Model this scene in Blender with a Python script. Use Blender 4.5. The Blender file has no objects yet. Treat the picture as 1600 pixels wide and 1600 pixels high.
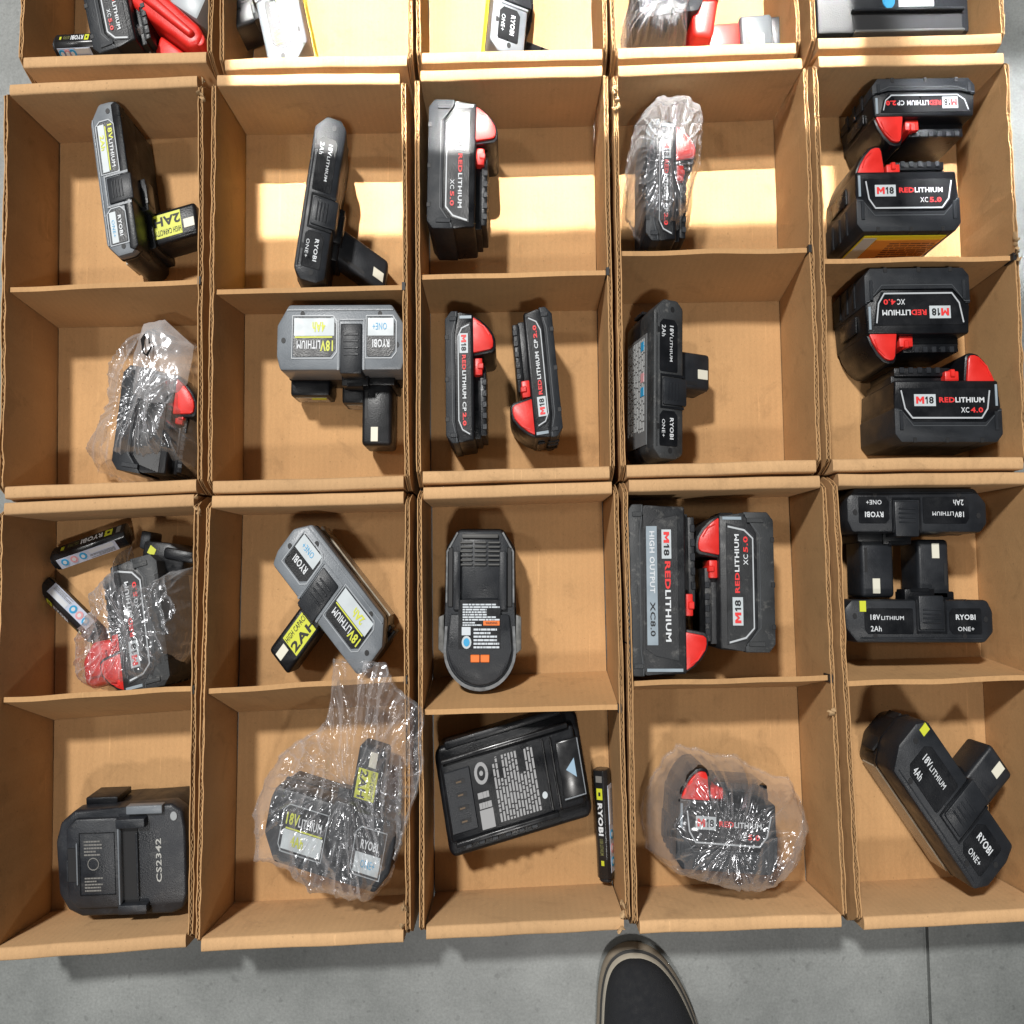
import bpy, bmesh, math, random
from mathutils import Matrix, Vector, noise
random.seed(7)
D = bpy.data
scene = bpy.context.scene
COL = scene.collection
SX = 0.75      # everything in the place is this much narrower across than deep, as in the photograph
R = math.radians

# ------------------------------------------------------------------ camera
cam = D.objects.new('camera', D.cameras.new('camera'))
COL.objects.link(cam)
cam.location = (0.5837*SX, -0.4393, 0.8143)
cam.rotation_euler = (0.0878, 0, 0)
cam.data.sensor_width = 36.0
cam.data.lens = 36.0*1369.0/1600.0
cam.data.clip_start = 0.02
cam.data.clip_end = 60
scene.camera = cam

# ------------------------------------------------------------------ light
w = D.worlds.new('World'); scene.world = w; w.use_nodes = True
bg = w.node_tree.nodes['Background']
bg.inputs[0].default_value = (0.76, 0.89, 1.0, 1)
bg.inputs[1].default_value = 0.075

def lamp(name, kind, loc, target, power, color, **kw):
    l = D.lights.new(name, kind); l.energy = power; l.color = color
    for k, v in kw.items(): setattr(l, k, v)
    o = D.objects.new(name, l); COL.objects.link(o)
    o.location = loc
    o.rotation_euler = (Vector(target)-Vector(loc)).to_track_quat('-Z', 'Y').to_euler()
    return o
lamp('high_bay_lamp', 'AREA', (-0.70, 1.60, 3.9), (0.4, -0.35, 0), 232, (1.0, 0.985, 0.955), shape='DISK', size=0.34)
lamp('high_bay_lamp', 'AREA', (-1.70, -0.20, 3.9), (0.4, -0.35, 0), 22, (1.0, 0.985, 0.955), shape='DISK', size=0.34)
lamp('high_bay_lamp', 'AREA', (0.65, -2.3, 3.9), (0.4, -0.5, 0), 58, (1.0, 0.97, 0.93), shape='DISK', size=0.34)
lamp('window_light', 'AREA', (0.41, 1.925, 3.0), (0.462, 0.235, 0.0), 5.6, (1.0, 0.98, 0.935), shape='RECTANGLE', size=0.55, size_y=0.58, spread=R(0.22))
lamp('window_light', 'AREA', (0.98, 1.655, 3.0), (1.04, -0.035, 0.0), 1.0, (0.97, 0.98, 1.0), shape='RECTANGLE', size=0.50, size_y=0.19, spread=R(0.8))

vs = scene.view_settings
vs.view_transform = 'Standard'; vs.look = 'None'; vs.exposure = 0.0; vs.gamma = 1.0

# ------------------------------------------------------------------ materials
MATS = {}
def mat(name, col, rough=0.5, var=0.0, vscale=60, bump=0.0, bscale=200, metal=0.0, spec=0.5, dust=0.0, emit=None):
    if name in MATS: return MATS[name]
    m = D.materials.new(name); m.use_nodes = True
    nt = m.node_tree; N = nt.nodes; L = nt.links
    b = N['Principled BSDF']
    b.inputs['Base Color'].default_value = (*col, 1)
    b.inputs['Roughness'].default_value = rough
    b.inputs['Metallic'].default_value = metal
    b.inputs['Specular IOR Level'].default_value = spec
    tc = N.new('ShaderNodeTexCoord')
    geo = N.new('ShaderNodeNewGeometry')
    last = None
    if var > 0:
        n = N.new('ShaderNodeTexNoise'); n.inputs['Scale'].default_value = vscale; n.inputs['Detail'].default_value = 5
        L.new(geo.outputs['Position'], n.inputs['Vector'])
        mr = N.new('ShaderNodeMapRange'); mr.inputs[1].default_value = 0.3; mr.inputs[2].default_value = 0.7
        mr.inputs[3].default_value = 1-var; mr.inputs[4].default_value = 1+var
        L.new(n.outputs['Fac'], mr.inputs[0])
        mx = N.new('ShaderNodeMix'); mx.data_type = 'RGBA'; mx.blend_type = 'MULTIPLY'; mx.inputs[0].default_value = 1
        mx.inputs[6].default_value = (*col, 1)
        L.new(mr.outputs[0], mx.inputs[7])
        last = mx.outputs[2]
        mr2 = N.new('ShaderNodeMapRange'); mr2.inputs[1].default_value = 0.3; mr2.inputs[2].default_value = 0.7
        mr2.inputs[3].default_value = max(0, rough-0.1); mr2.inputs[4].default_value = rough+0.12
        L.new(n.outputs['Fac'], mr2.inputs[0]); L.new(mr2.outputs[0], b.inputs['Roughness'])
    if dust > 0:   # pale scuffs and dust in small patches
        n2 = N.new('ShaderNodeTexNoise'); n2.inputs['Scale'].default_value = 95; n2.inputs['Detail'].default_value = 9; n2.inputs['Roughness'].default_value = 0.72
        L.new(geo.outputs['Position'], n2.inputs['Vector'])
        r2 = N.new('ShaderNodeMapRange'); r2.inputs[1].default_value = 0.55; r2.inputs[2].default_value = 0.75; r2.inputs[3].default_value = 0; r2.inputs[4].default_value = dust
        L.new(n2.outputs['Fac'], r2.inputs[0])
        m2 = N.new('ShaderNodeMix'); m2.data_type = 'RGBA'
        L.new(r2.outputs[0], m2.inputs[0])
        if last is None: m2.inputs[6].default_value = (*col, 1)
        else: L.new(last, m2.inputs[6])
        m2.inputs[7].default_value = (0.30, 0.29, 0.27, 1)
        last = m2.outputs[2]
    if last is not None: L.new(last, b.inputs['Base Color'])
    if bump > 0:
        nb = N.new('ShaderNodeTexNoise'); nb.inputs['Scale'].default_value = bscale; nb.inputs['Detail'].default_value = 3
        L.new(geo.outputs['Position'], nb.inputs['Vector'])
        bp = N.new('ShaderNodeBump'); bp.inputs['Strength'].default_value = bump; bp.inputs['Distance'].default_value = 0.0006
        L.new(nb.outputs['Fac'], bp.inputs['Height']); L.new(bp.outputs[0], b.inputs['Normal'])
    MATS[name] = m
    return m

BLACK = mat('black_plastic', (0.0060, 0.0066, 0.0082), 0.36, 0.25, 70, 0.3, 900, dust=0.02, spec=0.32)
RUBBER = mat('charcoal_rubber', (0.0155, 0.0178, 0.0215), 0.48, 0.25, 60, 0.5, 1200, dust=0.04, spec=0.30)
CHARC = mat('charcoal_plastic', (0.0155, 0.0172, 0.0205), 0.40, 0.2, 60, 0.35, 1000, dust=0.025, spec=0.32)
GREY = mat('grey_plastic', (0.150, 0.165, 0.182), 0.38, 0.12, 50, 0.3, 900, dust=0.08)
DEEP = mat('deep_black', (0.006, 0.006, 0.007), 0.6)  # black print; also stands in for the shade inside holes and slots
GLOSSB = mat('gloss_black', (0.012, 0.012, 0.013), 0.25, 0.15, 60)
RED = mat('red_plastic', (0.62, 0.020, 0.014), 0.42, 0.12, 60, 0.2, 700)
REDINK = mat('red_ink', (0.66, 0.03, 0.03), 0.5)
WHITE = mat('white_ink', (0.58, 0.60, 0.62), 0.5)
PALE = mat('pale_label', (0.46, 0.50, 0.52), 0.45, 0.06, 80)
SILVER = mat('silver_trim', (0.42, 0.44, 0.46), 0.38)
STEEL = mat('steel_blue_label', (0.25, 0.30, 0.34), 0.4, 0.08, 60)
LIME = mat('lime_ink', (0.52, 0.55, 0.03), 0.5)
YELLOW = mat('yellow_label', (0.80, 0.66, 0.02), 0.45)
ORANGE = mat('orange_ink', (0.72, 0.16, 0.02), 0.45)
ORANGE2 = mat('orange_label', (0.62, 0.24, 0.035), 0.35, 0.12, 40)
BLUE = mat('blue_ink', (0.03, 0.30, 0.55), 0.5)
PINK = mat('pink_ink', (0.62, 0.30, 0.32), 0.5)
CREAM = mat('cream_plate', (0.62, 0.60, 0.50), 0.5)
DIMINK = mat('dim_grey_ink', (0.16, 0.155, 0.145), 0.6)
TANREFL = mat('foil_label_tan_reflection', (0.34, 0.29, 0.22), 0.28, 0.15, 120)  # tan is the cardboard's reflection, put into the foil's colour
SLATE = mat('slate_plastic', (0.0135, 0.0155, 0.0195), 0.42, 0.25, 60, 0.4, 900, dust=0.14)
DUSTR = mat('dusty_rubber', (0.024, 0.026, 0.028), 0.6, 0.3, 60, 0.5, 900, dust=0.42)
DUSTB = mat('dusty_black', (0.012, 0.013, 0.015), 0.5, 0.3, 70, 0.4, 900, dust=0.30)
CANVAS = mat('black_canvas', (0.006, 0.0068, 0.009), 0.85, 0.2, 200, 0.9, 1600)
SOLE = mat('tan_rubber_sole', (0.26, 0.215, 0.16), 0.6, 0.12, 50, 0.3, 500)
SOLEDK = mat('dark_stripe', (0.03, 0.03, 0.03), 0.6)
COPPER = mat('copper_contact', (0.10, 0.07, 0.045), 0.45, metal=0.6)

def cardboard(name, col, dark=1.0):
    m = D.materials.new(name); m.use_nodes = True
    nt = m.node_tree; N = nt.nodes; L = nt.links; b = N['Principled BSDF']
    b.inputs['Roughness'].default_value = 0.82; b.inputs['Specular IOR Level'].default_value = 0.25
    geo = N.new('ShaderNodeNewGeometry')
    oi = N.new('ShaderNodeObjectInfo')
    mp = N.new('ShaderNodeMapping'); mp.inputs['Scale'].default_value = (1.0, 0.5, 1.0)
    L.new(geo.outputs['Position'], mp.inputs[0])
    n1 = N.new('ShaderNodeTexNoise'); n1.inputs['Scale'].default_value = 900; n1.inputs['Detail'].default_value = 4
    L.new(mp.outputs[0], n1.inputs['Vector'])
    n2 = N.new('ShaderNodeTexNoise'); n2.inputs['Scale'].default_value = 14; n2.inputs['Detail'].default_value = 4
    L.new(geo.outputs['Position'], n2.inputs['Vector'])
    wv = N.new('ShaderNodeTexWave'); wv.inputs['Scale'].default_value = 55; wv.inputs['Distortion'].default_value = 0.6
    wv.bands_direction = 'X'
    L.new(geo.outputs['Position'], wv.inputs['Vector'])
    n3 = N.new('ShaderNodeTexNoise'); n3.inputs['Scale'].default_value = 420; n3.inputs['Detail'].default_value = 2
    L.new(geo.outputs['Position'], n3.inputs['Vector'])
    fl = N.new('ShaderNodeMapRange'); fl.inputs[1].default_value = 0.70; fl.inputs[2].default_value = 0.76; fl.inputs[3].default_value = 1.0; fl.inputs[4].default_value = 0.72
    L.new(n3.outputs['Fac'], fl.inputs[0])
    def rng(src, lo, hi, a=0.3, c=0.7):
        r = N.new('ShaderNodeMapRange'); r.inputs[1].default_value = a; r.inputs[2].default_value = c
        r.inputs[3].default_value = lo; r.inputs[4].default_value = hi; L.new(src, r.inputs[0]); return r.outputs[0]
    def mul(a, c):
        q = N.new('ShaderNodeMath'); q.operation = 'MULTIPLY'; L.new(a, q.inputs[0]); L.new(c, q.inputs[1]); return q.outputs[0]
    f = mul(rng(n1.outputs['Fac'], 0.95, 1.05), rng(n2.outputs['Fac'], 0.93, 1.07))
    f = mul(f, rng(wv.outputs['Fac'], 0.978, 1.012, 0, 1))
    f = mul(f, fl.outputs[0])
    f = mul(f, rng(oi.outputs['Random'], 0.90, 1.08, 0, 1))
    n4 = N.new('ShaderNodeTexNoise'); n4.inputs['Scale'].default_value = 34; n4.inputs['Detail'].default_value = 7; n4.inputs['Roughness'].default_value = 0.7; n4.inputs['Distortion'].default_value = 0.8
    L.new(geo.outputs['Position'], n4.inputs['Vector'])
    f = mul(f, rng(n4.outputs['Fac'], 1.03, 0.76, 0.54, 0.78))
    mps = N.new('ShaderNodeMapping'); mps.inputs['Rotation'].default_value = (0.4, 0.3, 0.9); mps.inputs['Scale'].default_value = (1, 0.05, 1); L.new(geo.outputs['Position'], mps.inputs[0])
    n5 = N.new('ShaderNodeTexNoise'); n5.inputs['Scale'].default_value = 330; n5.inputs['Detail'].default_value = 1; L.new(mps.outputs[0], n5.inputs['Vector'])
    f = mul(f, rng(n5.outputs['Fac'], 1.0, 1.16, 0.72, 0.78))
    mx = N.new('ShaderNodeMix'); mx.data_type = 'RGBA'; mx.blend_type = 'MULTIPLY'; mx.inputs[0].default_value = 1
    mx.inputs[6].default_value = (col[0]*dark, col[1]*dark, col[2]*dark, 1); L.new(f, mx.inputs[7])
    L.new(mx.outputs[2], b.inputs['Base Color'])
    bp = N.new('ShaderNodeBump'); bp.inputs['Strength'].default_value = 0.25; bp.inputs['Distance'].default_value = 0.0004
    L.new(n1.outputs['Fac'], bp.inputs['Height'])
    bq = N.new('ShaderNodeBump'); bq.inputs['Strength'].default_value = 0.35; bq.inputs['Distance'].default_value = 0.004
    L.new(n2.outputs['Fac'], bq.inputs['Height']); L.new(bp.outputs[0], bq.inputs['Normal']); L.new(bq.outputs[0], b.inputs['Normal'])
    return m
CARD = cardboard('kraft_cardboard', (0.455, 0.262, 0.117))
CARDRIM = cardboard('kraft_cardboard_fold', (0.488, 0.298, 0.148))
CARDEDGE = cardboard('kraft_cardboard_raw_edge', (0.40, 0.26, 0.135))
FLUTE = cardboard('kraft_flute', (0.32, 0.19, 0.088))

def concrete():
    m = D.materials.new('concrete'); m.use_nodes = True
    nt = m.node_tree; N = nt.nodes; L = nt.links; b = N['Principled BSDF']
    geo = N.new('ShaderNodeNewGeometry')
    def nz(s, d, ro=0.6):
        n = N.new('ShaderNodeTexNoise'); n.inputs['Scale'].default_value = s; n.inputs['Detail'].default_value = d; n.inputs['Roughness'].default_value = ro
        L.new(geo.outputs['Position'], n.inputs['Vector']); return n.outputs['Fac']
    cr = N.new('ShaderNodeValToRGB'); L.new(nz(5, 10, 0.66), cr.inputs[0])
    cr.color_ramp.elements[0].position = 0.32; cr.color_ramp.elements[0].color = (0.105, 0.112, 0.108, 1)
    cr.color_ramp.elements[1].position = 0.7; cr.color_ramp.elements[1].color = (0.245, 0.255, 0.248, 1)
    sp = N.new('ShaderNodeMapRange'); sp.inputs[1].default_value = 0.62; sp.inputs[2].default_value = 0.72; sp.inputs[3].default_value = 1; sp.inputs[4].default_value = 0.80
    L.new(nz(38, 4, 0.55), sp.inputs[0])
    sp2 = N.new('ShaderNodeMapRange'); sp2.inputs[1].default_value = 0.66; sp2.inputs[2].default_value = 0.72; sp2.inputs[3].default_value = 1; sp2.inputs[4].default_value = 0.80
    L.new(nz(140, 2, 0.4), sp2.inputs[0])
    fine = N.new('ShaderNodeMapRange'); fine.inputs[1].default_value = 0.3; fine.inputs[2].default_value = 0.7; fine.inputs[3].default_value = 0.86; fine.inputs[4].default_value = 1.14
    L.new(nz(420, 4), fine.inputs[0])
    a = N.new('ShaderNodeMath'); a.operation = 'MULTIPLY'; L.new(sp.outputs[0], a.inputs[0]); L.new(sp2.outputs[0], a.inputs[1])
    c = N.new('ShaderNodeMath'); c.operation = 'MULTIPLY'; L.new(a.outputs[0], c.inputs[0]); L.new(fine.outputs[0], c.inputs[1])
    mx = N.new('ShaderNodeMix'); mx.data_type = 'RGBA'; mx.blend_type = 'MULTIPLY'; mx.inputs[0].default_value = 1
    L.new(cr.outputs[0], mx.inputs[6]); L.new(c.outputs[0], mx.inputs[7]); L.new(mx.outputs[2], b.inputs['Base Color'])
    b.inputs['Roughness'].default_value = 0.48
    bp = N.new('ShaderNodeBump'); bp.inputs['Strength'].default_value = 0.3; bp.inputs['Distance'].default_value = 0.001
    L.new(nz(160, 6), bp.inputs['Height']); L.new(bp.outputs[0], b.inputs['Normal'])
    return m
CONC = concrete()

def film(name, haze=0.06, refl=0.30, bubble=False):
    m = D.materials.new(name); m.use_nodes = True
    nt = m.node_tree; N = nt.nodes; L = nt.links
    N.remove(N['Principled BSDF']); out = N['Material Output']
    geo = N.new('ShaderNodeNewGeometry')
    n = N.new('ShaderNodeTexNoise'); n.inputs['Scale'].default_value = 48; n.inputs['Detail'].default_value = 2; n.inputs['Distortion'].default_value = 1.2
    L.new(geo.outputs['Position'], n.inputs['Vector'])
    bp = N.new('ShaderNodeBump'); bp.inputs['Strength'].default_value = 0.35; bp.inputs['Distance'].default_value = 0.004
    L.new(n.outputs['Fac'], bp.inputs['Height'])
    nrm = bp.outputs[0]
    for ang_, sc_, st_ in ((0.5, 34, 0.30), (2.2, 46, 0.18)):
        mp = N.new('ShaderNodeMapping'); mp.inputs['Rotation'].default_value = (0, 0, ang_); mp.inputs['Scale'].default_value = (1, 0.16, 0.5)
        L.new(geo.outputs['Position'], mp.inputs[0])
        ns = N.new('ShaderNodeTexNoise'); ns.inputs['Scale'].default_value = sc_; ns.inputs['Detail'].default_value = 2; L.new(mp.outputs[0], ns.inputs['Vector'])
        bs = N.new('ShaderNodeBump'); bs.inputs['Strength'].default_value = st_; bs.inputs['Distance'].default_value = 0.006
        L.new(ns.outputs['Fac'], bs.inputs['Height']); L.new(nrm, bs.inputs['Normal']); nrm = bs.outputs[0]
    if bubble:
        v = N.new('ShaderNodeTexVoronoi'); v.inputs['Scale'].default_value = 130; v.inputs['Randomness'].default_value = 0.35
        L.new(geo.outputs['Position'], v.inputs['Vector'])
        b2 = N.new('ShaderNodeBump'); b2.inputs['Strength'].default_value = 0.30; b2.inputs['Distance'].default_value = 0.0022; b2.invert = True
        L.new(v.outputs['Distance'], b2.inputs['Height']); L.new(nrm, b2.inputs['Normal']); nrm = b2.outputs[0]
    tr = N.new('ShaderNodeBsdfTransparent'); tr.inputs[0].default_value = (0.97, 0.97, 0.97, 1)
    gl = N.new('ShaderNodeBsdfGlossy'); gl.inputs['Roughness'].default_value = 0.20; gl.inputs['Color'].default_value = (0.95, 0.96, 1.0, 1)
    L.new(nrm, gl.inputs['Normal'])
    df = N.new('ShaderNodeBsdfDiffuse'); df.inputs['Color'].default_value = (0.80, 0.79, 0.80, 1); L.new(nrm, df.inputs['Normal'])
    fr = N.new('ShaderNodeLayerWeight'); fr.inputs['Blend'].default_value = 0.5; L.new(nrm, fr.inputs['Normal'])
    def rg(src, a, b, c, d):
        r = N.new('ShaderNodeMapRange'); r.inputs[1].default_value = a; r.inputs[2].default_value = b; r.inputs[3].default_value = c; r.inputs[4].default_value = d
        L.new(src, r.inputs[0]); return r.outputs[0]
    m1 = N.new('ShaderNodeMixShader'); L.new(rg(fr.outputs['Facing'], 0.05, 0.85, haze, haze+0.26), m1.inputs[0]); L.new(tr.outputs[0], m1.inputs[1]); L.new(df.outputs[0], m1.inputs[2])
    m2 = N.new('ShaderNodeMixShader'); L.new(rg(fr.outputs['Facing'], 0.0, 1.0, 0.09, refl), m2.inputs[0]); L.new(m1.outputs[0], m2.inputs[1]); L.new(gl.outputs[0], m2.inputs[2])
    L.new(m2.outputs[0], out.inputs['Surface'])
    return m
FILM = film('clear_plastic_film', 0.025, 0.40)
MILKY = film('milky_plastic_film', 0.26, 0.45)
BUBBLE = film('bubble_wrap_film', 0.035, 0.42, True)

# ------------------------------------------------------------------ mesh helpers
def bm_prism(poly, z0, z1, bev=0.0, seg=2, top_scale=None):
    bm = bmesh.new()
    area = sum(poly[i][0]*poly[(i+1) % len(poly)][1]-poly[(i+1) % len(poly)][0]*poly[i][1] for i in range(len(poly)))
    if area < 0: poly = list(reversed(poly))
    lo = [bm.verts.new((x, y, z0)) for x, y in poly]; hi = [bm.verts.new((x, y, z1)) for x, y in poly]
    n = len(poly)
    bm.faces.new(list(reversed(lo))); bm.faces.new(hi)
    for i in range(n): bm.faces.new((lo[i], lo[(i+1) % n], hi[(i+1) % n], hi[i]))
    if bev > 0:
        bmesh.ops.bevel(bm, geom=list(bm.edges), offset=bev, segments=seg, profile=0.5, affect='EDGES', clamp_overlap=True)
    return bm
def bm_box(x0, x1, y0, y1, z0, z1, bev=0.0, seg=2):
    return bm_prism([(x0, y0), (x1, y0), (x1, y1), (x0, y1)], z0, z1, bev, seg)
def bm_cyl(cx, cy, r, z0, z1, n=14, bev=0):
    return bm_prism([(cx+r*math.cos(2*math.pi*k/n), cy+r*math.sin(2*math.pi*k/n)) for k in range(n)], z0, z1, bev)
def bm_strip(pts, wd, z0, z1):
    bm = bmesh.new()
    V = [Vector(p) for p in pts]
    ls, rs = [], []
    for i, p in enumerate(V):
        a = (V[i]-V[i-1]).normalized() if i else (V[1]-V[0]).normalized()
        b = (V[i+1]-V[i]).normalized() if i < len(V)-1 else a
        t = (a+b).normalized(); nn = Vector((-t.y, t.x))*(wd/2)
        ls.append(p+nn); rs.append(p-nn)
    q = []
    for a, b in zip(ls, rs):
        q.append([bm.verts.new((a.x, a.y, z1)), bm.verts.new((b.x, b.y, z1)), bm.verts.new((b.x, b.y, z0)), bm.verts.new((a.x, a.y, z0))])
    for i in range(len(q)-1):
        for k in range(4): bm.faces.new((q[i][k], q[i][(k+1) % 4], q[i+1][(k+1) % 4], q[i+1][k]))
    bm.faces.new(q[0]); bm.faces.new(list(reversed(q[-1])))
    bmesh.ops.recalc_face_normals(bm, faces=bm.faces)
    return bm
def join(*bms):
    out = bmesh.new()
    for b in bms:
        me = D.meshes.new('t'); b.to_mesh(me); b.free(); out.from_mesh(me); D.meshes.remove(me)
    return out
_tc = {}
def text_geo(s, bold):
    if (s, bold) in _tc: return _tc[(s, bold)]
    cu = D.curves.new('t', 'FONT'); cu.body = s; cu.size = 1.0; cu.offset = bold; cu.resolution_u = 2; cu.space_character = 1.08
    o = D.objects.new('t', cu); COL.objects.link(o)
    dg = bpy.context.evaluated_depsgraph_get()
    me = D.meshes.new_from_object(o.evaluated_get(dg))
    vs_ = [v.co.copy() for v in me.vertices]; fs = [tuple(p.vertices) for p in me.polygons]
    x0 = min(v.x for v in vs_); x1 = max(v.x for v in vs_); y0 = min(v.y for v in vs_); y1 = max(v.y for v in vs_)
    vs_ = [((v.x-x0)/(x1-x0), (v.y-y0)/(y1-y0)) for v in vs_]
    D.objects.remove(o); D.curves.remove(cu); D.meshes.remove(me)
    _tc[(s, bold)] = (vs_, fs); return _tc[(s, bold)]
def bm_text(s, x, y, z, wd, ht, bold=0.02):
    vs_, fs = text_geo(s, bold)
    bm = bmesh.new()
    bv = [bm.verts.new((x+a*wd, y+b*ht, z)) for a, b in vs_]
    for f in fs:
        try: bm.faces.new([bv[i] for i in f])
        except ValueError: pass
    return bm
def bm_em(x, y, z, wd, ht):
    bm = bmesh.new()
    P = [(0, 0), (.27, 0), (.27, .55), (.5, .18), (.73, .55), (.73, 0), (1, 0), (1, 1), (.74, 1), (.5, .58), (.26, 1), (0, 1)]
    v = [bm.verts.new((x+a*wd, y+b*ht, z)) for a, b in P]
    for f in ((0, 1, 2, 11), (11, 2, 3, 9, 10), (3, 4, 7, 8, 9), (4, 5, 6, 7)): bm.faces.new([v[k] for k in f])
    return bm
def bm_one(x, y, z, wd, ht):
    bm = bmesh.new()
    P = [(.42, 0), (.82, 0), (.82, 1), (.50, 1), (.05, .80), (.05, .58), (.42, .70)]
    v = [bm.verts.new((x+a*wd, y+b*ht, z)) for a, b in P]
    bm.faces.new((v[0], v[1], v[2], v[3], v[6])); bm.faces.new((v[3], v[4], v[5], v[6]))
    return bm
def bm_lines(x0, x1, y0, y1, z, rows, fill=0.6, seed=1, brk=0.16):
    rnd = random.Random(seed); bm = bmesh.new(); dy = (y1-y0)/rows
    for r in range(rows):
        x = x0; yy = y0+dy*r
        end = x1-(x1-x0)*rnd.choice([0, 0, 0, .1, .35])
        while x < end:
            wl = (x1-x0)*rnd.uniform(0.03, brk); xe = min(end, x+wl)
            bm.faces.new([bm.verts.new(p) for p in ((x, yy, z), (xe, yy, z), (xe, yy+dy*fill, z), (x, yy+dy*fill, z))])
            x = xe+(x1-x0)*0.018
    return bm

# ------------------------------------------------------------------ object helpers
MM = {}
def thing(name, label, cat, loc, ang=0.0, group=None, tilt=None):
    o = D.objects.new(name, None); COL.objects.link(o)
    o.empty_display_size = 0.02
    o.location = (loc[0]*SX, loc[1], loc[2])
    o['label'] = label; o['category'] = cat
    if group: o['group'] = group
    M = Matrix.Rotation(R(ang), 4, 'Z')
    if tilt is not None: M = M @ tilt
    MM[o.name] = Matrix.Diagonal((SX, 1, 1, 1)) @ M
    return o
def root_of(o):
    while o.parent: o = o.parent
    return o
def part(name, parent, bm, m, smooth=True, ang=38, label=None, kind=None, warp=None):
    rt = root_of(parent)
    if warp: 
        for v in bm.verts: v.co = warp(v.co)
    bm.transform(MM[rt.name])
    bmesh.ops.recalc_face_normals(bm, faces=bm.faces) if len(bm.faces) < 4000 and smooth else None
    me = D.meshes.new(name); bm.to_mesh(me); bm.free()
    me.materials.append(m)
    if smooth:
        me.shade_smooth(); me.set_sharp_from_angle(angle=R(ang))
    o = D.objects.new(name, me); COL.objects.link(o); o.parent = parent
    if label: o['label'] = label
    if kind: o['kind'] = kind
    return o

# ------------------------------------------------------------------ floor
def structure(name, bm, m):
    me = D.meshes.new(name); bm.to_mesh(me); bm.free(); me.materials.append(m)
    o = D.objects.new(name, me); COL.objects.link(o); o['kind'] = 'structure'; return o
JX = 1.0775*SX
structure('concrete_floor', join(bm_box(-5, JX-0.0025, -5, 5, -0.1, 0.0), bm_box(JX+0.0025, 6, -5, 5, -0.1, 0.0), bm_box(JX-0.0025, JX+0.0025, -5, 5, -0.1, -0.006)), CONC)

# ------------------------------------------------------------------ cardboard trays
H = 0.0887
def lerp(a, b, t): return (a[0]+(b[0]-a[0])*t, a[1]+(b[1]-a[1])*t)
def fluted_wall(p0, p1, side, seed):
    """side wall from p0 to p1 (true plan coords); side = +1 when the inside lies to the left of p0->p1"""
    P0 = Vector((*p0, 0)); P1 = Vector((*p1, 0)); d = (P1-P0); Ln = d.length; d.normalize(); n = Vector((-d.y, d.x, 0))*side
    rnd = random.Random(seed)
    liner = bmesh.new(); core = bmesh.new()
    def slab(bm, o0, o1, zt, steps):
        prev = None
        for k in range(steps+1):
            s = Ln*k/steps; b = P0+d*s
            wob = 0.0014*noise.noise(Vector((s*9, seed*3.1, 0)))+0.0005*noise.noise(Vector((s*75, seed*3.1, o0*900)))
            zz = zt+0.0022*noise.noise(Vector((s*75, seed, o0*900)))+0.0012*noise.noise(Vector((s*8, seed*2, 3)))
            zz -= 0.022*max(0.0, 1-min(s, Ln-s)/0.0085)
            a0 = b+n*(o0+wob); a1 = b+n*(o1+wob)
            q = [bm.verts.new((a0.x, a0.y, 0.0006)), bm.verts.new((a1.x, a1.y, 0.0006)), bm.verts.new((a1.x, a1.y, zz)), bm.verts.new((a0.x, a0.y, zz))]
            if prev:
                for j in range(4): bm.faces.new((prev[j], prev[(j+1) % 4], q[(j+1) % 4], q[j]))
            else: bm.faces.new(q)
            prev = q
        bm.faces.new(list(reversed(prev)))
    T = 0.0052
    slab(liner, 0.0, 0.0010, H-0.001, 70); slab(liner, T-0.0011, T, H, 70)
    slab(core, 0.0011, T-0.0012, H-0.0045, 70)
    steps = int(Ln/0.0009); prev = None
    for k in range(steps+1):
        s = Ln*k/steps; b = P0+d*s
        off = T/2+(T/2-0.0014)*(0.55+0.45*noise.noise(Vector((s*45, seed, 2))))*math.sin(s/0.0058*2*math.pi+seed+4.0*noise.noise(Vector((s*26, seed, 0))))
        zz = H-0.0016+0.0012*noise.noise(Vector((s*90, seed, 7)))
        zz -= 0.022*max(0.0, 1-min(s, Ln-s)/0.0085)
        a0 = b+n*(off-0.0004); a1 = b+n*(off+0.0004)
        q = [core.verts.new((a0.x, a0.y, 0.03)), core.verts.new((a1.x, a1.y, 0.03)), core.verts.new((a1.x, a1.y, zz)), core.verts.new((a0.x, a0.y, zz))]
        if prev:
            for j in range(4): core.faces.new((prev[j], prev[(j+1) % 4], q[(j+1) % 4], q[j]))
        prev = q
    return liner, core
def rollover(p0, p1, inward, trim=0.0068, tk=0.0105, seed=0, zt=H):
    """folded end wall: p0->p1 outer edge, inward = unit plan vector to the inside"""
    P0 = Vector((*p0, 0)); P1 = Vector((*p1, 0)); d = (P1-P0).normalized()
    P0 = P0+d*trim; P1 = P1-d*trim; I = Vector((*inward, 0))
    bm = bmesh.new(); steps = 16; prev = None; Ln = (P1-P0).length
    prof = [(0.0, 0.0006), (0.0, zt-0.0016), (0.0005, zt-0.0006), (0.0016, zt-0.0001), (tk*0.5, zt+0.0003), (tk-0.0016, zt-0.0001), (tk-0.0005, zt-0.0008), (tk, zt-0.002), (tk-0.0015, 0.0025)]
    for k in range(steps+1):
        b = P0+d*(Ln*k/steps)
        wob = 0.0007*noise.noise(Vector((k*0.22, seed*1.7, 0))); wz = 0.0006*noise.noise(Vector((k*0.3, seed*2.3, 5)))
        q = []
        for o_, z in prof:
            p = b+I*(o_+wob*(z > 0.04)); q.append(bm.verts.new((p.x, p.y, z+(wz if z > 0.04 else 0))))
        if prev:
            for j in range(len(q)): bm.faces.new((prev[j], prev[(j+1) % len(q)], q[(j+1) % len(q)], q[j]))
        else: bm.faces.new(q)
        prev = q
    bm.faces.new(list(reversed(prev)))
    return bm
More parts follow.
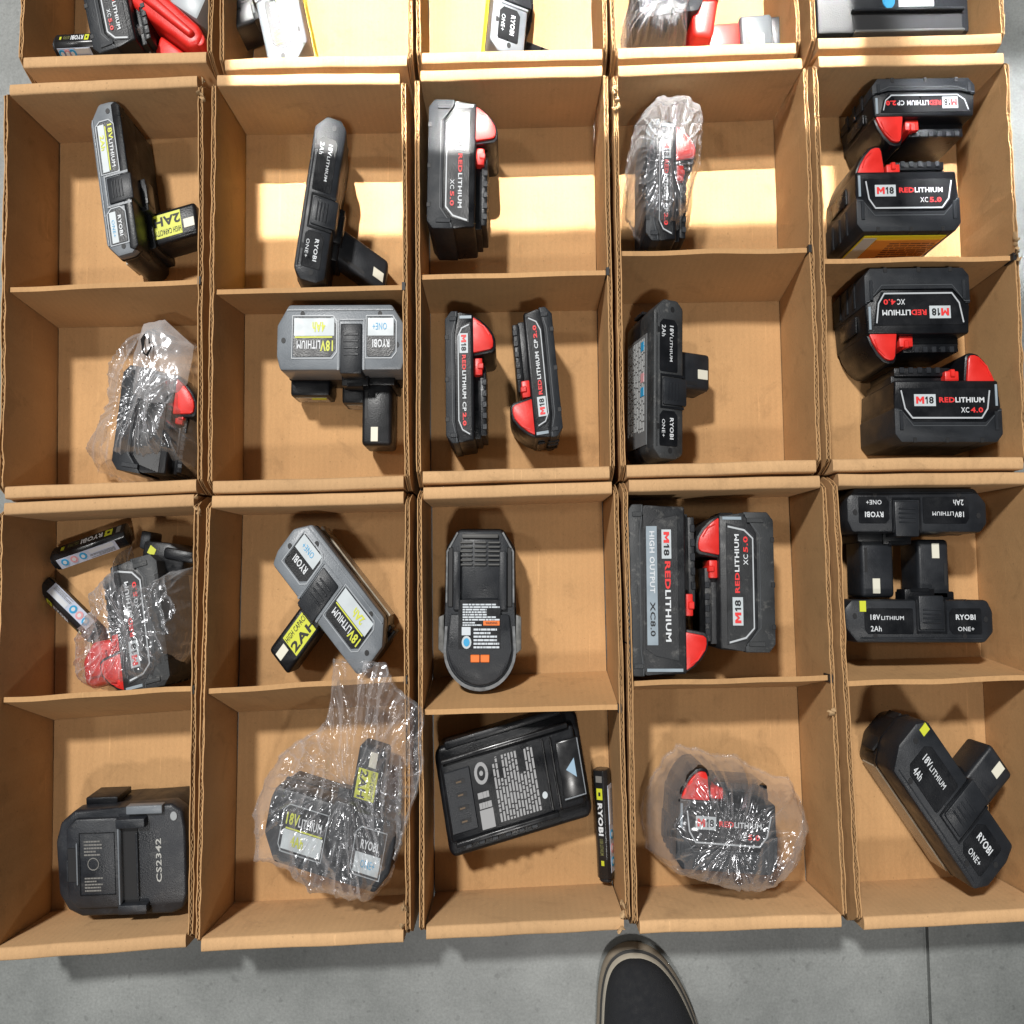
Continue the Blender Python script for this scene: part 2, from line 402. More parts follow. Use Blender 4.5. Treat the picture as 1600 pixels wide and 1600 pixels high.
def tray(label, c, div, seed):
    A, B, C, Dq = c
    cx = sum(p[0] for p in c)/4; cy = sum(p[1] for p in c)/4
    t = thing('cardboard_tray', label, 'tray', (cx, cy, 0), group='cardboard trays set out on the floor')
    c = [(p[0]-cx, p[1]-cy) for p in c]; A, B, C, Dq = c
    ins = [(p[0]*0.944, p[1]*0.985) for p in c]
    part('base', t, bm_prism(ins, 0.0004, 0.0030), CARD, smooth=False)
    def unit(a, b):
        v = Vector((b[0]-a[0], b[1]-a[1])).normalized(); return (v.x, v.y)
    part('back_wall', t, rollover(A, B, unit(A, Dq), seed=seed), CARDRIM, ang=50)
    part('front_wall', t, rollover(Dq, C, unit(Dq, A), seed=seed+50), CARDRIM, ang=50)
    for nm, a, b, s, k in (('left_wall', A, Dq, 1, 1), ('right_wall', B, C, -1, 2)):
        l, co = fluted_wall(a, b, s, seed+k*0.37)
        wl = part(nm, t, l, CARD, smooth=False)
        part('flute_edge', wl, co, FLUTE, smooth=False)
    if div:
        y0, y1, f0, f1 = [v-cy for v in div]
        def xat(e0, e1, y): 
            u = (y-e0[1])/(e1[1]-e0[1]); return e0[0]+(e1[0]-e0[0])*u
        bm = bmesh.new(); prev = None; th = 0.0042; n = 20
        xl0 = xat(A, Dq, y0)+0.0060; xr0 = xat(B, C, y1)-0.0060
        xl1 = xat(A, Dq, f0)+0.0060; xr1 = xat(B, C, f1)-0.0060
        for k in range(n+1):
            u = k/n
            yt = y0+(y1-y0)*u+0.0012*noise.noise(Vector((u*3, seed, 1))); yf = f0+(f1-f0)*u; zt = 0.0835+0.0008*noise.noise(Vector((u*4, seed, 9)))
            xt = xl0+(xr0-xl0)*u; xf = xl1+(xr1-xl1)*u
            q = [bm.verts.new(p) for p in ((xf, yf, 0.0034), (xf, yf+th, 0.0034), (xt, yt+th, zt), (xt, yt, zt))]
            if prev:
                for j in range(4): bm.faces.new((prev[j], prev[(j+1) % 4], q[(j+1) % 4], q[j]))
            else: bm.faces.new(q)
            prev = q
        bm.faces.new(list(reversed(prev)))
        part('divider', t, bm, CARD, ang=30)
        part('slot_shade', t, bm_box(xr0-0.0004, xr0+0.0032, y1-0.0016, y1+0.0052, 0.074, H-0.0004), DEEP)  # black block painted in for the shade of the divider slot
    return t
B2 = [[(-0.0049, -0.002), (0.2253, 0.0062), (0.2396, -0.3583), (0.014, -0.3647)],
      [(0.2349, 0.0067), (0.4597, 0.0085), (0.4699, -0.3551), (0.2447, -0.3599)],
      [(0.4708, 0.0108), (0.6951, 0.0155), (0.699, -0.347), (0.4777, -0.3519)],
      [(0.7003, 0.0149), (0.9271, 0.022), (0.9292, -0.3416), (0.7047, -0.3465)],
      [(0.9332, 0.0237), (1.1616, 0.0267), (1.1601, -0.3395), (0.9342, -0.3411)]]
B3 = [[(0.0135, -0.3679), (0.2369, -0.3604), (0.2439, -0.7239), (0.0298, -0.7347)],
      [(0.2439, -0.3620), (0.4699, -0.3582), (0.4749, -0.72), (0.2467, -0.7274)],
      [(0.4784, -0.3549), (0.7012, -0.3496), (0.7097, -0.7102), (0.4858, -0.7185)],
      [(0.7069, -0.3485), (0.9327, -0.3447), (0.9412, -0.7082), (0.713, -0.7141)],
      [(0.9399, -0.3435), (1.1624, -0.3420), (1.1643, -0.7033), (0.952, -0.7112)]]
B1 = [[(0.0097, 0.0126), (0.2352, 0.0179)], [(0.2438, 0.0105), (0.4686, 0.0149)], [(0.4723, 0.0165), (0.6952, 0.0205)],
      [(0.7004, 0.0205), (0.9205, 0.0263)], [(0.9333, 0.0298), (1.1599, 0.0349)]]
B1 = [[(a[0]-0.008, a[1]+0.364), (b[0]-0.008, b[1]+0.364), b, a] for a, b in B1]
DV2 = [(-.186, -.179, -.193, -.190), (-.188, -.184, -.180, -.178), (-.175, -.171, -.179, -.176), (-.154, -.151, -.170, -.167), (-.161, -.158, -.163, -.161)]
DV3 = [(-.532, -.523, -.558, -.547), (-.525, -.515, -.551, -.544), (-.542, -.538, -.524, -.518), (-.519, -.514, -.531, -.528), (-.519, -.514, -.509, -.505)]
LB2 = ['two-cell kraft cardboard tray with lime-labelled grey battery and a bagged black battery',
       'two-cell kraft cardboard tray holding a slim black post battery above a big grey one',
       'two-cell kraft cardboard tray with one thick and two slim red-latched batteries',
       'two-cell kraft cardboard tray with bagged slim battery and dusty scuffed post battery',
       'two-cell kraft cardboard tray with four red-latched batteries stacked in pairs, torn side edge']
LB3 = ['two-cell kraft cardboard tray with bubble-wrapped red battery and black numbered adapter',
       'two-cell kraft cardboard tray with tilted grey post battery and bag spilling over divider',
       'two-cell kraft cardboard tray with orange-marked battery and black battery beside slim stick',
       'two-cell kraft cardboard tray with two dusty red-latched batteries and a bagged battery',
       'two-cell kraft cardboard tray with two interlocked black post batteries and a third one']
LB1 = ['kraft cardboard tray with a glossy red tool and black battery against its front wall',
       'kraft cardboard tray glaring in the sun around one pale grey battery',
       'kraft cardboard tray in full sun holding only a yellow-stickered grey post battery',
       'kraft cardboard tray with a red-and-grey battery pack and a red tapered post',
       'kraft cardboard tray filled by a wide black charger']
for i in range(5):
    tray(LB1[i], B1[i], None, 31+i)
    tray(LB2[i], B2[i], DV2[i], 1+i)
    tray(LB3[i], B3[i], DV3[i], 11+i)
FZ = 0.0032
def tear(tr, x, y, z, sd, n=5, ln=0.0055):
    rnd = random.Random(sd); ox, oy = tr.location.x/SX, tr.location.y
    for k in range(n):
        bm = bmesh.new(); a = rnd.uniform(0, 6.28); L0 = ln*rnd.uniform(0.5, 1.1); prev = None
        px, py = x-ox+rnd.uniform(-.004, .004), y-oy+rnd.uniform(-.012, .012)
        for j in range(6):
            u = j/5; wd = 0.0034*(1-0.7*u)*rnd.uniform(0.6, 1.3); a += rnd.uniform(-.25, .25)
            c_ = Vector((px+math.cos(a)*L0*u, py+math.sin(a)*L0*u, z+0.003*math.sin(3*u)+0.0004*k))
            nn = Vector((-math.sin(a), math.cos(a), rnd.uniform(-.4, .4)))*wd
            q = [bm.verts.new(c_+nn), bm.verts.new(c_-nn), bm.verts.new(c_-nn-Vector((0, 0, 0.0006))), bm.verts.new(c_+nn-Vector((0, 0, 0.0006)))]
            if prev:
                for i_ in range(4): bm.faces.new((prev[i_], prev[(i_+1) % 4], q[(i_+1) % 4], q[i_]))
            else: bm.faces.new(q)
            prev = q
        bm.faces.new(list(reversed(prev)))
        part('torn_shred', tr, bm, CARDEDGE, ang=60)
TR = {o['label']: o for o in COL.objects if o.get('category') == 'tray'}
tear(TR[LB2[3]], 0.704, -0.012, H, 3, 6); tear(TR[LB2[0]], 0.223, -0.004, H, 4, 5); tear(TR[LB2[4]], 1.157, -0.150, H, 5, 5)
tear(TR[LB3[0]], 0.234, -0.368, H-0.004, 6, 4); tear(TR[LB3[2]], 0.700, -0.700, H, 7, 5); tear(TR[LB3[3]], 0.934, -0.545, H, 8, 2); tear(TR[LB3[1]], 0.472, -0.702, H, 9, 4)

# ------------------------------------------------------------------ red-latched slide battery, lying on its side
def slide_battery(label, loc, ang, L=0.119, V=0.056, W=0.076, side='A', text=('XC', '5.0'), slim=False, high=False, tilt=None, plain=False, dusty=False, z=FZ, sticker=False):
    RUBBER, BLACK = (DUSTR, DUSTB) if dusty else (MATS['charcoal_rubber'], MATS['black_plastic'])
    t = thing('slide_battery', label, 'battery', (loc[0], loc[1], z), ang, 'red-latched slide batteries', tilt)
    B = side == 'B'
    def mx(poly): return [((L-x) if B else x, y) for x, y in poly]
    def box(x0, x1, *a, **k):
        if B: x0, x1 = L-x1, L-x0
        return bm_box(x0, x1, *a, **k)
    c = 0.007
    if slim: dip, endy = 0.30*V, 0.45*V
    elif high: dip, endy = 0.26*V, 0.30*V
    else: dip, endy = 0.30*V, 0.55*V
    a, b = 0.13*L, 0.88*L
    rub = [(c, 0), (L-c, 0), (L, c), (L, endy), (b+0.012, endy), (b-0.004, dip), (a+0.004, dip), (a-0.010, endy), (0, endy), (0, c)]
    lc = part('lower_casing', t, bm_prism(rub, 0.0005, W, 0.0018, 2), RUBBER, ang=40)
    part('upper_casing', t, bm_prism([(0.002, dip-0.003), (L-0.002, dip-0.003), (L-0.001, endy+0.002), (L-0.002, V), (0.002, V), (0.001, endy+0.002)], 0.002, W-0.0016, 0.0022, 3), BLACK)
    part('seam_line', lc, bm_strip([(0.001, endy-0.0022), (a-0.0085, endy-0.0022), (a+0.0050, dip-0.0020), (b-0.0050, dip-0.0020), (b+0.0105, endy-0.0022), (L-0.001, endy-0.0022)] , 0.0007, W-0.0004, W+0.0004), mat('seam_grey', (0.055, 0.060, 0.066), 0.5), smooth=False)
    # black blocks along the lower edge, painted shade for the grip notches
    for u in (0.20, 0.52, 0.82):
        part('grip_notch_shade', lc, box(u*L-0.0022, u*L+0.0022, -0.0004, 0.0042, W*0.55, W+0.0003, bev=0.0004, seg=1), DEEP)
    for u in (0.06, 0.94):
        part('corner_rib', lc, box(u*L-0.002, u*L+0.002, endy*0.35, endy*0.9, W-0.0005, W+0.0009, bev=0.0004, seg=1), RUBBER)
    zt = W-0.0016
    # label panel with silver trim
    ptop = 0.87*V if not slim else 0.90*V; pbot = dip+0.0035
    pan = [(a+0.004, pbot), (b-0.004, pbot), (b+0.004, pbot+0.3*(ptop-pbot)), (b+0.008, ptop), (a-0.006, ptop), (a-0.002, pbot+0.3*(ptop-pbot))]
    lp = part('label_panel', t, bm_prism(mx(pan), zt-0.001, zt+0.0005, 0.0003, 1), GLOSSB if plain else BLACK)
    zz = zt+0.0008
    if not plain and not high:
        tr = [(a-0.003, ptop-0.002), (a, pbot+0.35*(ptop-pbot)), (a+0.007, pbot+0.0015), (b-0.006, pbot+0.0015), (b+0.002, pbot+0.35*(ptop-pbot)), (b+0.006, ptop-0.002)]
        part('silver_trim', lp, bm_strip(mx(tr), 0.0011 if slim else 0.0015, zz-0.0004, zz), SILVER, smooth=False)
    if not plain:
        if high:
            g0, g1 = 0.34*V, 0.52*V
            part('grey_strip', lp, bm_box(0.13*L, 0.82*L, g0, g1, zz-0.0005, zz), STEEL)
            part('lettering', lp, bm_text('HIGH OUTPUT', 0.16*L, g0+0.0035, zz+0.0003, 0.36*L, g1-g0-0.0062), WHITE, smooth=False)
            part('lettering', lp, bm_text('XC8.0', 0.57*L, g0+0.0035, zz+0.0003, 0.20*L, g1-g0-0.0062), DEEP, smooth=False)
            m0, m1, y0, y1 = 0.15*L, 0.32*L, 0.60*V, 0.76*V
            r0, r1 = 0.335*L, 0.80*L
        elif slim:
            m0, m1, y0, y1 = 0.17*L, 0.32*L, 0.50*V, 0.80*V; r0, r1 = 0.335*L, 0.665*L
        else:
            m0, m1, y0, y1 = 0.19*L, 0.39*L, 0.58*V, 0.77*V; r0, r1 = 0.42*L, 0.84*L
        part('badge', lp, bm_box(m0, m1, y0, y1, zz-0.0005, zz), PALE)
        hh = (y1-y0)
        part('lettering', lp, bm_em(m0+0.08*(m1-m0), y0+0.2*hh, zz+0.0003, 0.38*(m1-m0), 0.6*hh), REDINK, smooth=False)
        part('lettering', lp, bm_one(m0+0.50*(m1-m0), y0+0.2*hh, zz+0.0003, 0.15*(m1-m0), 0.6*hh), DEEP, smooth=False)
        part('lettering', lp, bm_text('8', m0+0.68*(m1-m0), y0+0.2*hh, zz+0.0003, 0.22*(m1-m0), 0.6*hh, 0.03), DEEP, smooth=False)
        th = (0.58 if high else 0.44)*hh; ty = y0+0.30*hh; sp = r0+0.36*(r1-r0)
        part('lettering', lp, bm_text('RED', r0, ty, zz+0.0003, sp-r0-0.0006, th, 0.035), REDINK, smooth=False)
        part('lettering', lp, bm_text('LITHIUM', sp, ty, zz+0.0003, r1-sp, th, 0.03), WHITE, smooth=False)
        if slim:
            part('lettering', lp, bm_text(text[0], 0.69*L, ty, zz+0.0003, 0.07*L, th, 0.02), WHITE, smooth=False)
            part('lettering', lp, bm_text(text[1], 0.77*L, ty, zz+0.0003, 0.10*L, th, 0.045), REDINK, smooth=False)
        elif not high:
            part('lettering', lp, bm_text(text[0], 0.62*L, 0.475*V, zz+0.0003, 0.075*L, 0.085*V, 0.01), WHITE, smooth=False)
            part('lettering', lp, bm_text(text[1], 0.71*L, 0.475*V, zz+0.0003, 0.115*L, 0.085*V, 0.03), REDINK, smooth=False)
    # pale strip near the end
    part('end_stripe', t, box(0.004, 0.0065, endy+0.002, V*0.93, zt, zt+0.0006), STEEL)
    # rail
    rl = part('rail', t, join(box(0.40*L, 0.95*L, V-0.003, V+0.007, 0.10*W, 0.80*W, bev=0.001), box(0.40*L, 0.93*L, V+0.006, V+0.0135, 0.16*W, 0.84*W, bev=0.001)), BLACK)
    for k in range(5):
        x = (0.50+0.085*k)*L
        part('rail_tooth', rl, box(x, x+0.045*L, V+0.0085, V+0.0137, 0.84*W-0.001, 0.84*W+0.0012, bev=0.0004, seg=1), CHARC)
    # latch
    q = [(0.0040, V-0.002), (0.0085, V+0.007), (0.0150, V+0.0155), (0.0215, V+0.0210), (0.0265, V+0.0225), (0.0315, V+0.0222), (0.0335, V+0.0190), (0.0365, V-0.002)]
    hq = [(0.0020, V-0.002), (0.0065, V+0.0085), (0.0135, V+0.0178), (0.0210, V+0.0238), (0.0270, V+0.0252), (0.0335, V+0.0248), (0.0360, V+0.021), (0.0390, V-0.002)]
    lh = part('latch_housing', t, bm_prism(mx(hq), 0.06*W, 0.93*W, 0.002, 2), BLACK)
    la = part('latch', t, bm_prism(mx(q), 0.90*W, 0.965*W, 0.0012, 2), RED, label='red release latch')
    part('latch_ridge', la, bm_strip(mx([(0.010, V+0.004), (0.0135, V+0.012), (0.021, V+0.018)]), 0.0012, 0.963*W, 0.963*W+0.0008), RED)
    bt = part('latch_tab', t, box(0.345*L, 0.475*L, V, V+0.0095, 0.55*W, 0.90*W, bev=0.0012), RED, label='small red latch tab')
    part('tab_step', bt, box(0.385*L, 0.43*L, V+0.004, V+0.0108, 0.6*W, 0.92*W, bev=0.0008, seg=1), RED)
    # end face: recessed gauge window and ribs
    part('gauge_window', t, box(-0.0012, 0.0012, 0.62*V, 0.88*V, 0.25*W, 0.72*W, bev=0.0006, seg=1), GLOSSB)
    for k in range(3):
        part('end_rib', t, box(-0.0010, 0.001, 0.10*V, 0.50*V, (0.2+0.22*k)*W, (0.2+0.22*k)*W+0.006, bev=0.0005, seg=1), RUBBER)
    if sticker:
        s1 = part('warning_sticker', t, bm_prism([(0.012, -0.0012), (0.108, -0.0012), (0.108, -0.0004), (0.012, -0.0004)], 0.006, W-0.008), YELLOW, smooth=False, label='orange and yellow warning sticker')
        part('sticker_field', s1, bm_box(0.030, 0.107, -0.0018, -0.0010, 0.009, W-0.016), ORANGE2, smooth=False)
        part('sticker_border', s1, bm_box(0.0135, 0.029, -0.0016, -0.0010, 0.009, W-0.012), PALE, smooth=False)
        rnd = random.Random(3); ls = []
        for r_ in range(9):
            x = 0.050; zr = 0.012+0.005*r_
            while x < 0.104:
                xe = min(0.105, x+rnd.uniform(0.003, 0.012)); ls.append(bm_box(x, xe, -0.0021, -0.0017, zr, zr+0.0022)); x = xe+0.0015
        part('fine_print', s1, join(*ls), mat('brown_ink', (0.16, 0.06, 0.02), 0.6), smooth=False)
    return t

slide_battery('thick red-latched battery lettered 5.0, alone in its cell with sunlit floor', (0.4863, -0.0100), -90.8, L=0.1174)
slide_battery('slim red-latched battery lettered 2.0, its latch pointing away from the front rim', (0.5067, -0.2013), -88.8, L=0.1151, V=0.0325, slim=True, text=('CP', '2.0'))
slide_battery('slim red-latched battery tilted slightly, its latch pointing to the front rim', (0.6423, -0.3092), 97.0, L=0.1139, V=0.0325, slim=True, text=('CP', '2.0'))
slide_battery('slim red-latched battery sealed inside a clear bag on sunlit cardboard', (0.7423, -0.0253), -91.8, L=0.1113, V=0.036, slim=True, text=('CP', '2.0'), W=0.072)
slide_battery('slim upside-down battery facing the thick battery with the orange sticker', (1.1269, 0.0100), -179.4, L=0.1210, V=0.0345, side='B', slim=True, text=('CP', '2.0'))
slide_battery('thick red-latched battery with an orange warning sticker on its base', (0.9829, -0.1308), 0.5, L=0.1206, V=0.055, sticker=True)
slide_battery('thick upside-down battery lettered 4.0 against the divider', (1.1096, -0.1622), -179.5, L=0.1209, V=0.058, side='B', text=('XC', '4.0'))
slide_battery('thick upright battery lettered 4.0 against the front rim, latch at the outer end', (1.0178, -0.3152), 0.0, L=0.1223, V=0.054, side='B', text=('XC', '4.0'))
slide_battery('longest red-latched battery, dusty, with a grey HIGH OUTPUT strip', (0.7104, -0.3683), -90.0, L=0.1428, V=0.066, W=0.082, side='B', high=True, dusty=True)
slide_battery('scuffed thick battery lettered 5.0 beside the longest battery', (0.8763, -0.4920), 89.7, L=0.1173, V=0.061, side='B', dusty=True)
slide_battery('thick battery lettered 5.0 sealed in a clear bag above the front rim', (0.7619, -0.6665), -3.2, L=0.1105, V=0.056, W=0.073)
slide_battery('black battery with red latch tips inside a wrinkled marked bag', (0.1360, -0.2450), -97, L=0.092, V=0.062, W=0.066, plain=True)
slide_battery('red-latched battery under a bubble-wrap bag beside two slim sticks', (0.2040, -0.5180), 101.5, L=0.112, V=0.054, W=0.070, dusty=True)

t = thing('red_plastic_cap', 'red plastic cap showing through the bubble-wrap bag', 'cap', (0.112, -0.503, FZ), 12)
part('shell', t, bm_prism([(-0.020, -0.014), (-0.012, -0.020), (0.016, -0.020), (0.020, -0.008), (0.016, 0.018), (-0.006, 0.020), (-0.020, 0.006)], 0.0, 0.050, 0.004, 3), RED)
part('top_groove', t, bm_strip([(-0.012, -0.010), (0.010, -0.010), (0.008, 0.010)], 0.002, 0.0495, 0.0508), mat('dark_red', (0.35, 0.012, 0.01), 0.45))
t = thing('plastic_holder', 'small black plastic holder with a lime mark above the bubble-wrap bag', 'holder', (0.178, -0.412, FZ), -8)
part('body', t, bm_prism([(-0.022, -0.014), (0.026, -0.012), (0.028, 0.008), (0.008, 0.014), (-0.022, 0.012)], 0.0, 0.052, 0.003, 2), BLACK)
part('arm', t, bm_box(0.004, 0.040, 0.000, 0.010, 0.038, 0.056, 0.003, 2), BLACK)
part('lime_mark', t, bm_prism([(-0.016, 0.002), (-0.008, 0.000), (-0.006, 0.006), (-0.013, 0.009)], 0.0518, 0.0525), LIME, smooth=False)
part('clip', t, bm_box(-0.030, -0.018, 0.004, 0.020, 0.020, 0.046, 0.002, 2), CHARC)

# ------------------------------------------------------------------ post battery, lying with its label side up
def post_battery(label, loc, ang, L=0.147, V=0.036, W=0.075, grey=False, post=(0.55, 0.75, 0.055), pz=(0.16, 0.66), swap=False, tilt=None,
                 style='black', split=0.51, edge=False, post_label=False, lime=None, volt='18V', ah='2Ah', vents=True, side_label=None, skew=0.0, z=FZ, dusty=False, blocks=()):
    t = thing('post_battery', label, 'battery', (loc[0], loc[1], z), ang, 'post-style tool batteries', tilt)
    case = GREY if grey else (DUSTR if dusty else CHARC)
    out = [(0.08*L, 0), (0.94*L, 0), (L, 0.24*V), (L, 0.74*V), (0.965*L, V), (0.05*L, V), (0, 0.80*V), (0, 0.34*V)]
    if style == 'grey': out = [(0.11*L, 0), (0.91*L, 0), (L, 0.32*V), (L, 0.78*V), (0.97*L, V), (0.03*L, V), (0, 0.80*V), (0, 0.34*V)]
    cx, cy = L/2, V/2
    rear = [(cx+(x-cx)*0.985, cy+(y-cy)*0.97) for x, y in out]
    part('rear_casing', t, bm_prism(rear, 0.0005, (split+0.02)*W, 0.004, 3), BLACK)
    fc = part('front_casing', t, bm_prism(out, split*W, W, 0.0030, 2), case)
    part('rim_step', fc, bm_strip([(0.10*L, 0.07*V+0.0012), (0.92*L, 0.07*V+0.0012)], 0.0012, W-0.001, W+0.0008), case)
    if edge:
        part('black_shoulder', t, bm_prism([(0.03*L, 0.74*V), (0.97*L, 0.74*V), (0.985*L, 0.90*V), (0.965*L, V+0.0008), (0.05*L, V+0.0008), (0.015*L, 0.90*V)], 0.60*W, W+0.0009, 0.0012, 2), BLACK)
    part('seam_band', t, bm_prism([(cx+(x-cx)*1.004, cy+(y-cy)*1.012) for x, y in out], (split-0.02)*W, (split+0.035)*W, 0.001, 1), BLACK)
    zz = W+0.0003
    la0, la1, lb0, lb1 = (0.13, 0.46, 0.70, 0.92) if not swap else (0.54, 0.87, 0.08, 0.30)
    p0, p1 = (0.495, 0.665) if not swap else (0.335, 0.505)
    y0, y1 = 0.20*V, (0.72 if edge else 0.80)*V
    def cutrect(a, b, c, d, k=0.18):
        e = (d-c)*k
        return [(a+e, c), (b-e*0.3, c), (b, c+e*0.3), (b, d-e*0.3), (b-e*0.3, d), (a+e, d), (a, d-e), (a, c+e)]
    ym = y0+0.5*(y1-y0)
    A = part('label_panel', fc, bm_prism(cutrect(la0*L, la1*L, y0, y1), W-0.001, zz, 0.0003, 1), BLACK)
    Bp = part('label_panel', fc, bm_prism(cutrect(lb0*L, lb1*L, y0, y1), W-0.001, zz, 0.0003, 1), BLACK)
    e = zz+0.0003
    lw = (la1-la0)*L
    if style == 'grey':
        for P_, u0, u1 in ((A, la0, la1), (Bp, lb0, lb1)):
            part('white_label', P_, bm_box(u0*L+0.002, u1*L-0.001, y0+0.001, ym-0.001, zz-0.0004, zz+0.0002), PALE, smooth=False)
        part('lettering', A, bm_text('18V', la0*L+0.003, ym+0.003, e, 0.30*lw, (y1-ym)*0.55, 0.03), LIME, smooth=False)
        part('lettering', A, bm_text('LITHIUM', la0*L+0.36*lw, ym+0.003, e, 0.55*lw, (y1-ym)*0.42, 0.02), WHITE, smooth=False)
        part('lettering', A, bm_text(ah, la0*L+0.25*lw, y0+(ym-y0)*0.25, e+0.0002, 0.30*lw, (ym-y0)*0.5, 0.03), LIME, smooth=False)
        for u0, u1 in ((la0, la1), (lb0, lb1)):
            part('label_frame', fc, bm_strip([(u0*L+0.003, y0-0.0012), (u1*L+0.0008, y0-0.0012), (u1*L+0.0012, y1+0.0012), (u0*L+0.004, y1+0.0012), (u0*L-0.0012, y1-0.004), (u0*L-0.0012, y0+0.004), (u0*L+0.003, y0-0.0012)], 0.0011, W-0.001, W+0.0007), mat('light_grey_frame', (0.30, 0.32, 0.34), 0.4), smooth=False)
        part('lime_line', A, bm_box(la0*L+0.004, la1*L-0.002, ym-0.0005, ym+0.0008, zz-0.0003, zz+0.0003), LIME, smooth=False)
    else:
        part('lettering', A, bm_text('18V', la0*L+0.12*lw, ym+0.10*(y1-ym), e, 0.20*lw, (y1-ym)*0.42, 0.02), WHITE, smooth=False)
        part('lettering', A, bm_text('LITHIUM', la0*L+0.34*lw, ym+0.10*(y1-ym), e, 0.46*lw, (y1-ym)*0.30, 0.01), WHITE, smooth=False)
        part('lettering', A, bm_text(ah, la0*L+0.12*lw, y0+0.22*(ym-y0), e, 0.22*lw, (ym-y0)*0.42, 0.01), WHITE, smooth=False)
    lw2 = (lb1-lb0)*L
    part('lettering', Bp, bm_text('RYOBI', lb0*L+0.20*lw2, ym+0.12*(y1-ym), e, 0.60*lw2, (y1-ym)*0.42, 0.025), WHITE, smooth=False)
    if style == 'grey':
        part('lettering', Bp, bm_text('ONE+', lb0*L+0.30*lw2, y0+(ym-y0)*0.3, e+0.0002, 0.5*lw2, (ym-y0)*0.35, 0.0), BLUE, smooth=False)
    else:
        part('lettering', Bp, bm_text('ONE+', lb0*L+0.25*lw2, y0+0.25*(ym-y0), e, 0.50*lw2, (ym-y0)*0.34, 0.005), WHITE, smooth=False)
    # latch pad
    lp = part('latch_pad', t, bm_box(p0*L, p1*L, 0.30*V, V+0.0035, 0.60*W, W+0.0018, 0.0016, 2), CHARC if grey else CHARC)
    for k in range(4):
        yy = 0.45*V+k*0.10*V
        part('grip_ridge', lp, bm_box(p0*L+0.004, p1*L-0.004, yy, yy+0.03*V+0.0004, W+0.0012, W+0.0024, 0.0004, 1), CHARC)
    part('pad_frame', t, bm_strip([(p0*L-0.002, V), (p0*L-0.002, 0.24*V), (p1*L+0.002, 0.24*V), (p1*L+0.002, V)], 0.0022, W-0.001, W+0.0010), case if grey else BLACK)
    for u, v in ((0.20, 0.15), (0.80, 0.15), (0.065, 0.62), (0.945, 0.55)):
        part('screw_hole_shade', fc, bm_cyl(u*L, v*V, 0.0025, W-0.004, W+0.0004, 12), DEEP)  # black discs paint the shade inside the screw holes
    part('latch_block', t, join(bm_box(p0*L-0.003, p1*L+0.003, V-0.002, V+0.009, 0.50*W, 0.74*W, 0.001), bm_box(p0*L+0.003, p1*L-0.003, V+0.006, V+0.0098, 0.56*W, 0.745*W, 0.0006, 1)), BLACK)
    # the post
    x0, x1, ln = post[0]*L, post[1]*L, post[2]
    def sk(v): return Vector((v.x+skew*(v.y-V), v.y, v.z)) if v.y > V else v
    part('post_collar', t, bm_box(x0-0.004, x1+0.004, V-0.002, V+0.007, (pz[0]-0.08)*W, min(0.72, pz[1]+0.05)*W, 0.0015), BLACK)
    po = part('post', t, bm_box(x0, x1, V-0.002, V+ln, pz[0]*W, pz[1]*W, 0.004, 3), BLACK if grey else CHARC, warp=sk)
    zp = pz[1]*W
    xm = x0+(x1-x0)*0.45
    part('cream_plate', po, bm_box(xm, xm+0.0085, V+ln-0.0165, V+ln-0.0035, zp-0.001, zp+0.0006, 0.0002, 1), CREAM, warp=sk)
    if post_label:
        pl = part('lime_label', po, bm_box(x0+0.004, x1-0.005, V+0.006, V+ln-0.019, zp-0.001, zp+0.0004), LIME, smooth=False, warp=sk)
        for tx_, u0, u1, dk in (('2AH', 0.50, 0.90, 0.030), ('HIGH CAPACITY', 0.12, 0.36, 0.01)):
            bw = x1-x0-0.009; bl = ln-0.027
            b_ = bm_text(tx_, 0, 0, 0, bl, bw*(u1-u0), dk)
            for v in b_.verts: v.co = Vector((x0+0.0045+bw*(1-u1)+v.co.y, V+0.007+bl-v.co.x, zp+0.0007))
            part('lettering', pl, b_, DEEP, smooth=False, warp=sk)
    else:
        part('post_slot', po, bm_box(x1-0.007, x1-0.004, V+0.012, V+ln*0.6, zp-0.002, zp+0.0003), DEEP, warp=sk)
    for bx0, bx1, bd in blocks:
        bk = part('rear_block', t, bm_box(bx0*L, bx1*L, V-0.004, V+bd, 0.06*W, 0.46*W, 0.003, 2), BLACK)
        part('block_label', bk, bm_box(bx0*L+0.005, bx1*L-0.005, V+bd-0.0002, V+bd+0.0005, 0.14*W, 0.38*W), TANREFL, smooth=False)
        part('lime_strip', bk, bm_box(bx0*L+0.006, bx0*L+0.5*(bx1-bx0)*L, V+bd-0.0002, V+bd+0.0009, 0.29*W, 0.37*W), LIME, smooth=False)
    # base side sticker
    if side_label == 'print':
        s = part('rating_label', t, bm_box(0.20*L, 0.90*L, -0.0008, 0.001, 0.10*W, 0.78*W), mat('grey_rating_label', (0.15, 0.155, 0.16), 0.4), smooth=False)
        ls = []
        rnd = random.Random(9)
        for r_ in range(11):
            x = 0.22*L; zr = 0.13*W+r_*0.055*W
            while x < 0.80*L:
                xe = min(0.81*L, x+rnd.uniform(0.003, 0.011)); ls.append(bm_box(x, xe, -0.0012, -0.0007, zr, zr+0.0018)); x = xe+0.0013
        part('fine_print', s, join(*ls), mat('light_ink', (0.42, 0.43, 0.43), 0.5), smooth=False)
        for u, m_ in ((0.24, BLUE), (0.44, PINK), (0.53, BLUE)):
            part('round_mark', s, bm_box(u*L, u*L+0.008, -0.0016, -0.0008, 0.60*W, 0.70*W), m_, smooth=False)
    else:
        m_ = {'yellow': YELLOW, 'foil': TANREFL, None: TANREFL}[side_label]
        part('rating_label', t, bm_box(0.12*L, 0.92*L, -0.0006, 0.002, 0.08*W, 0.46*W), m_, smooth=False)
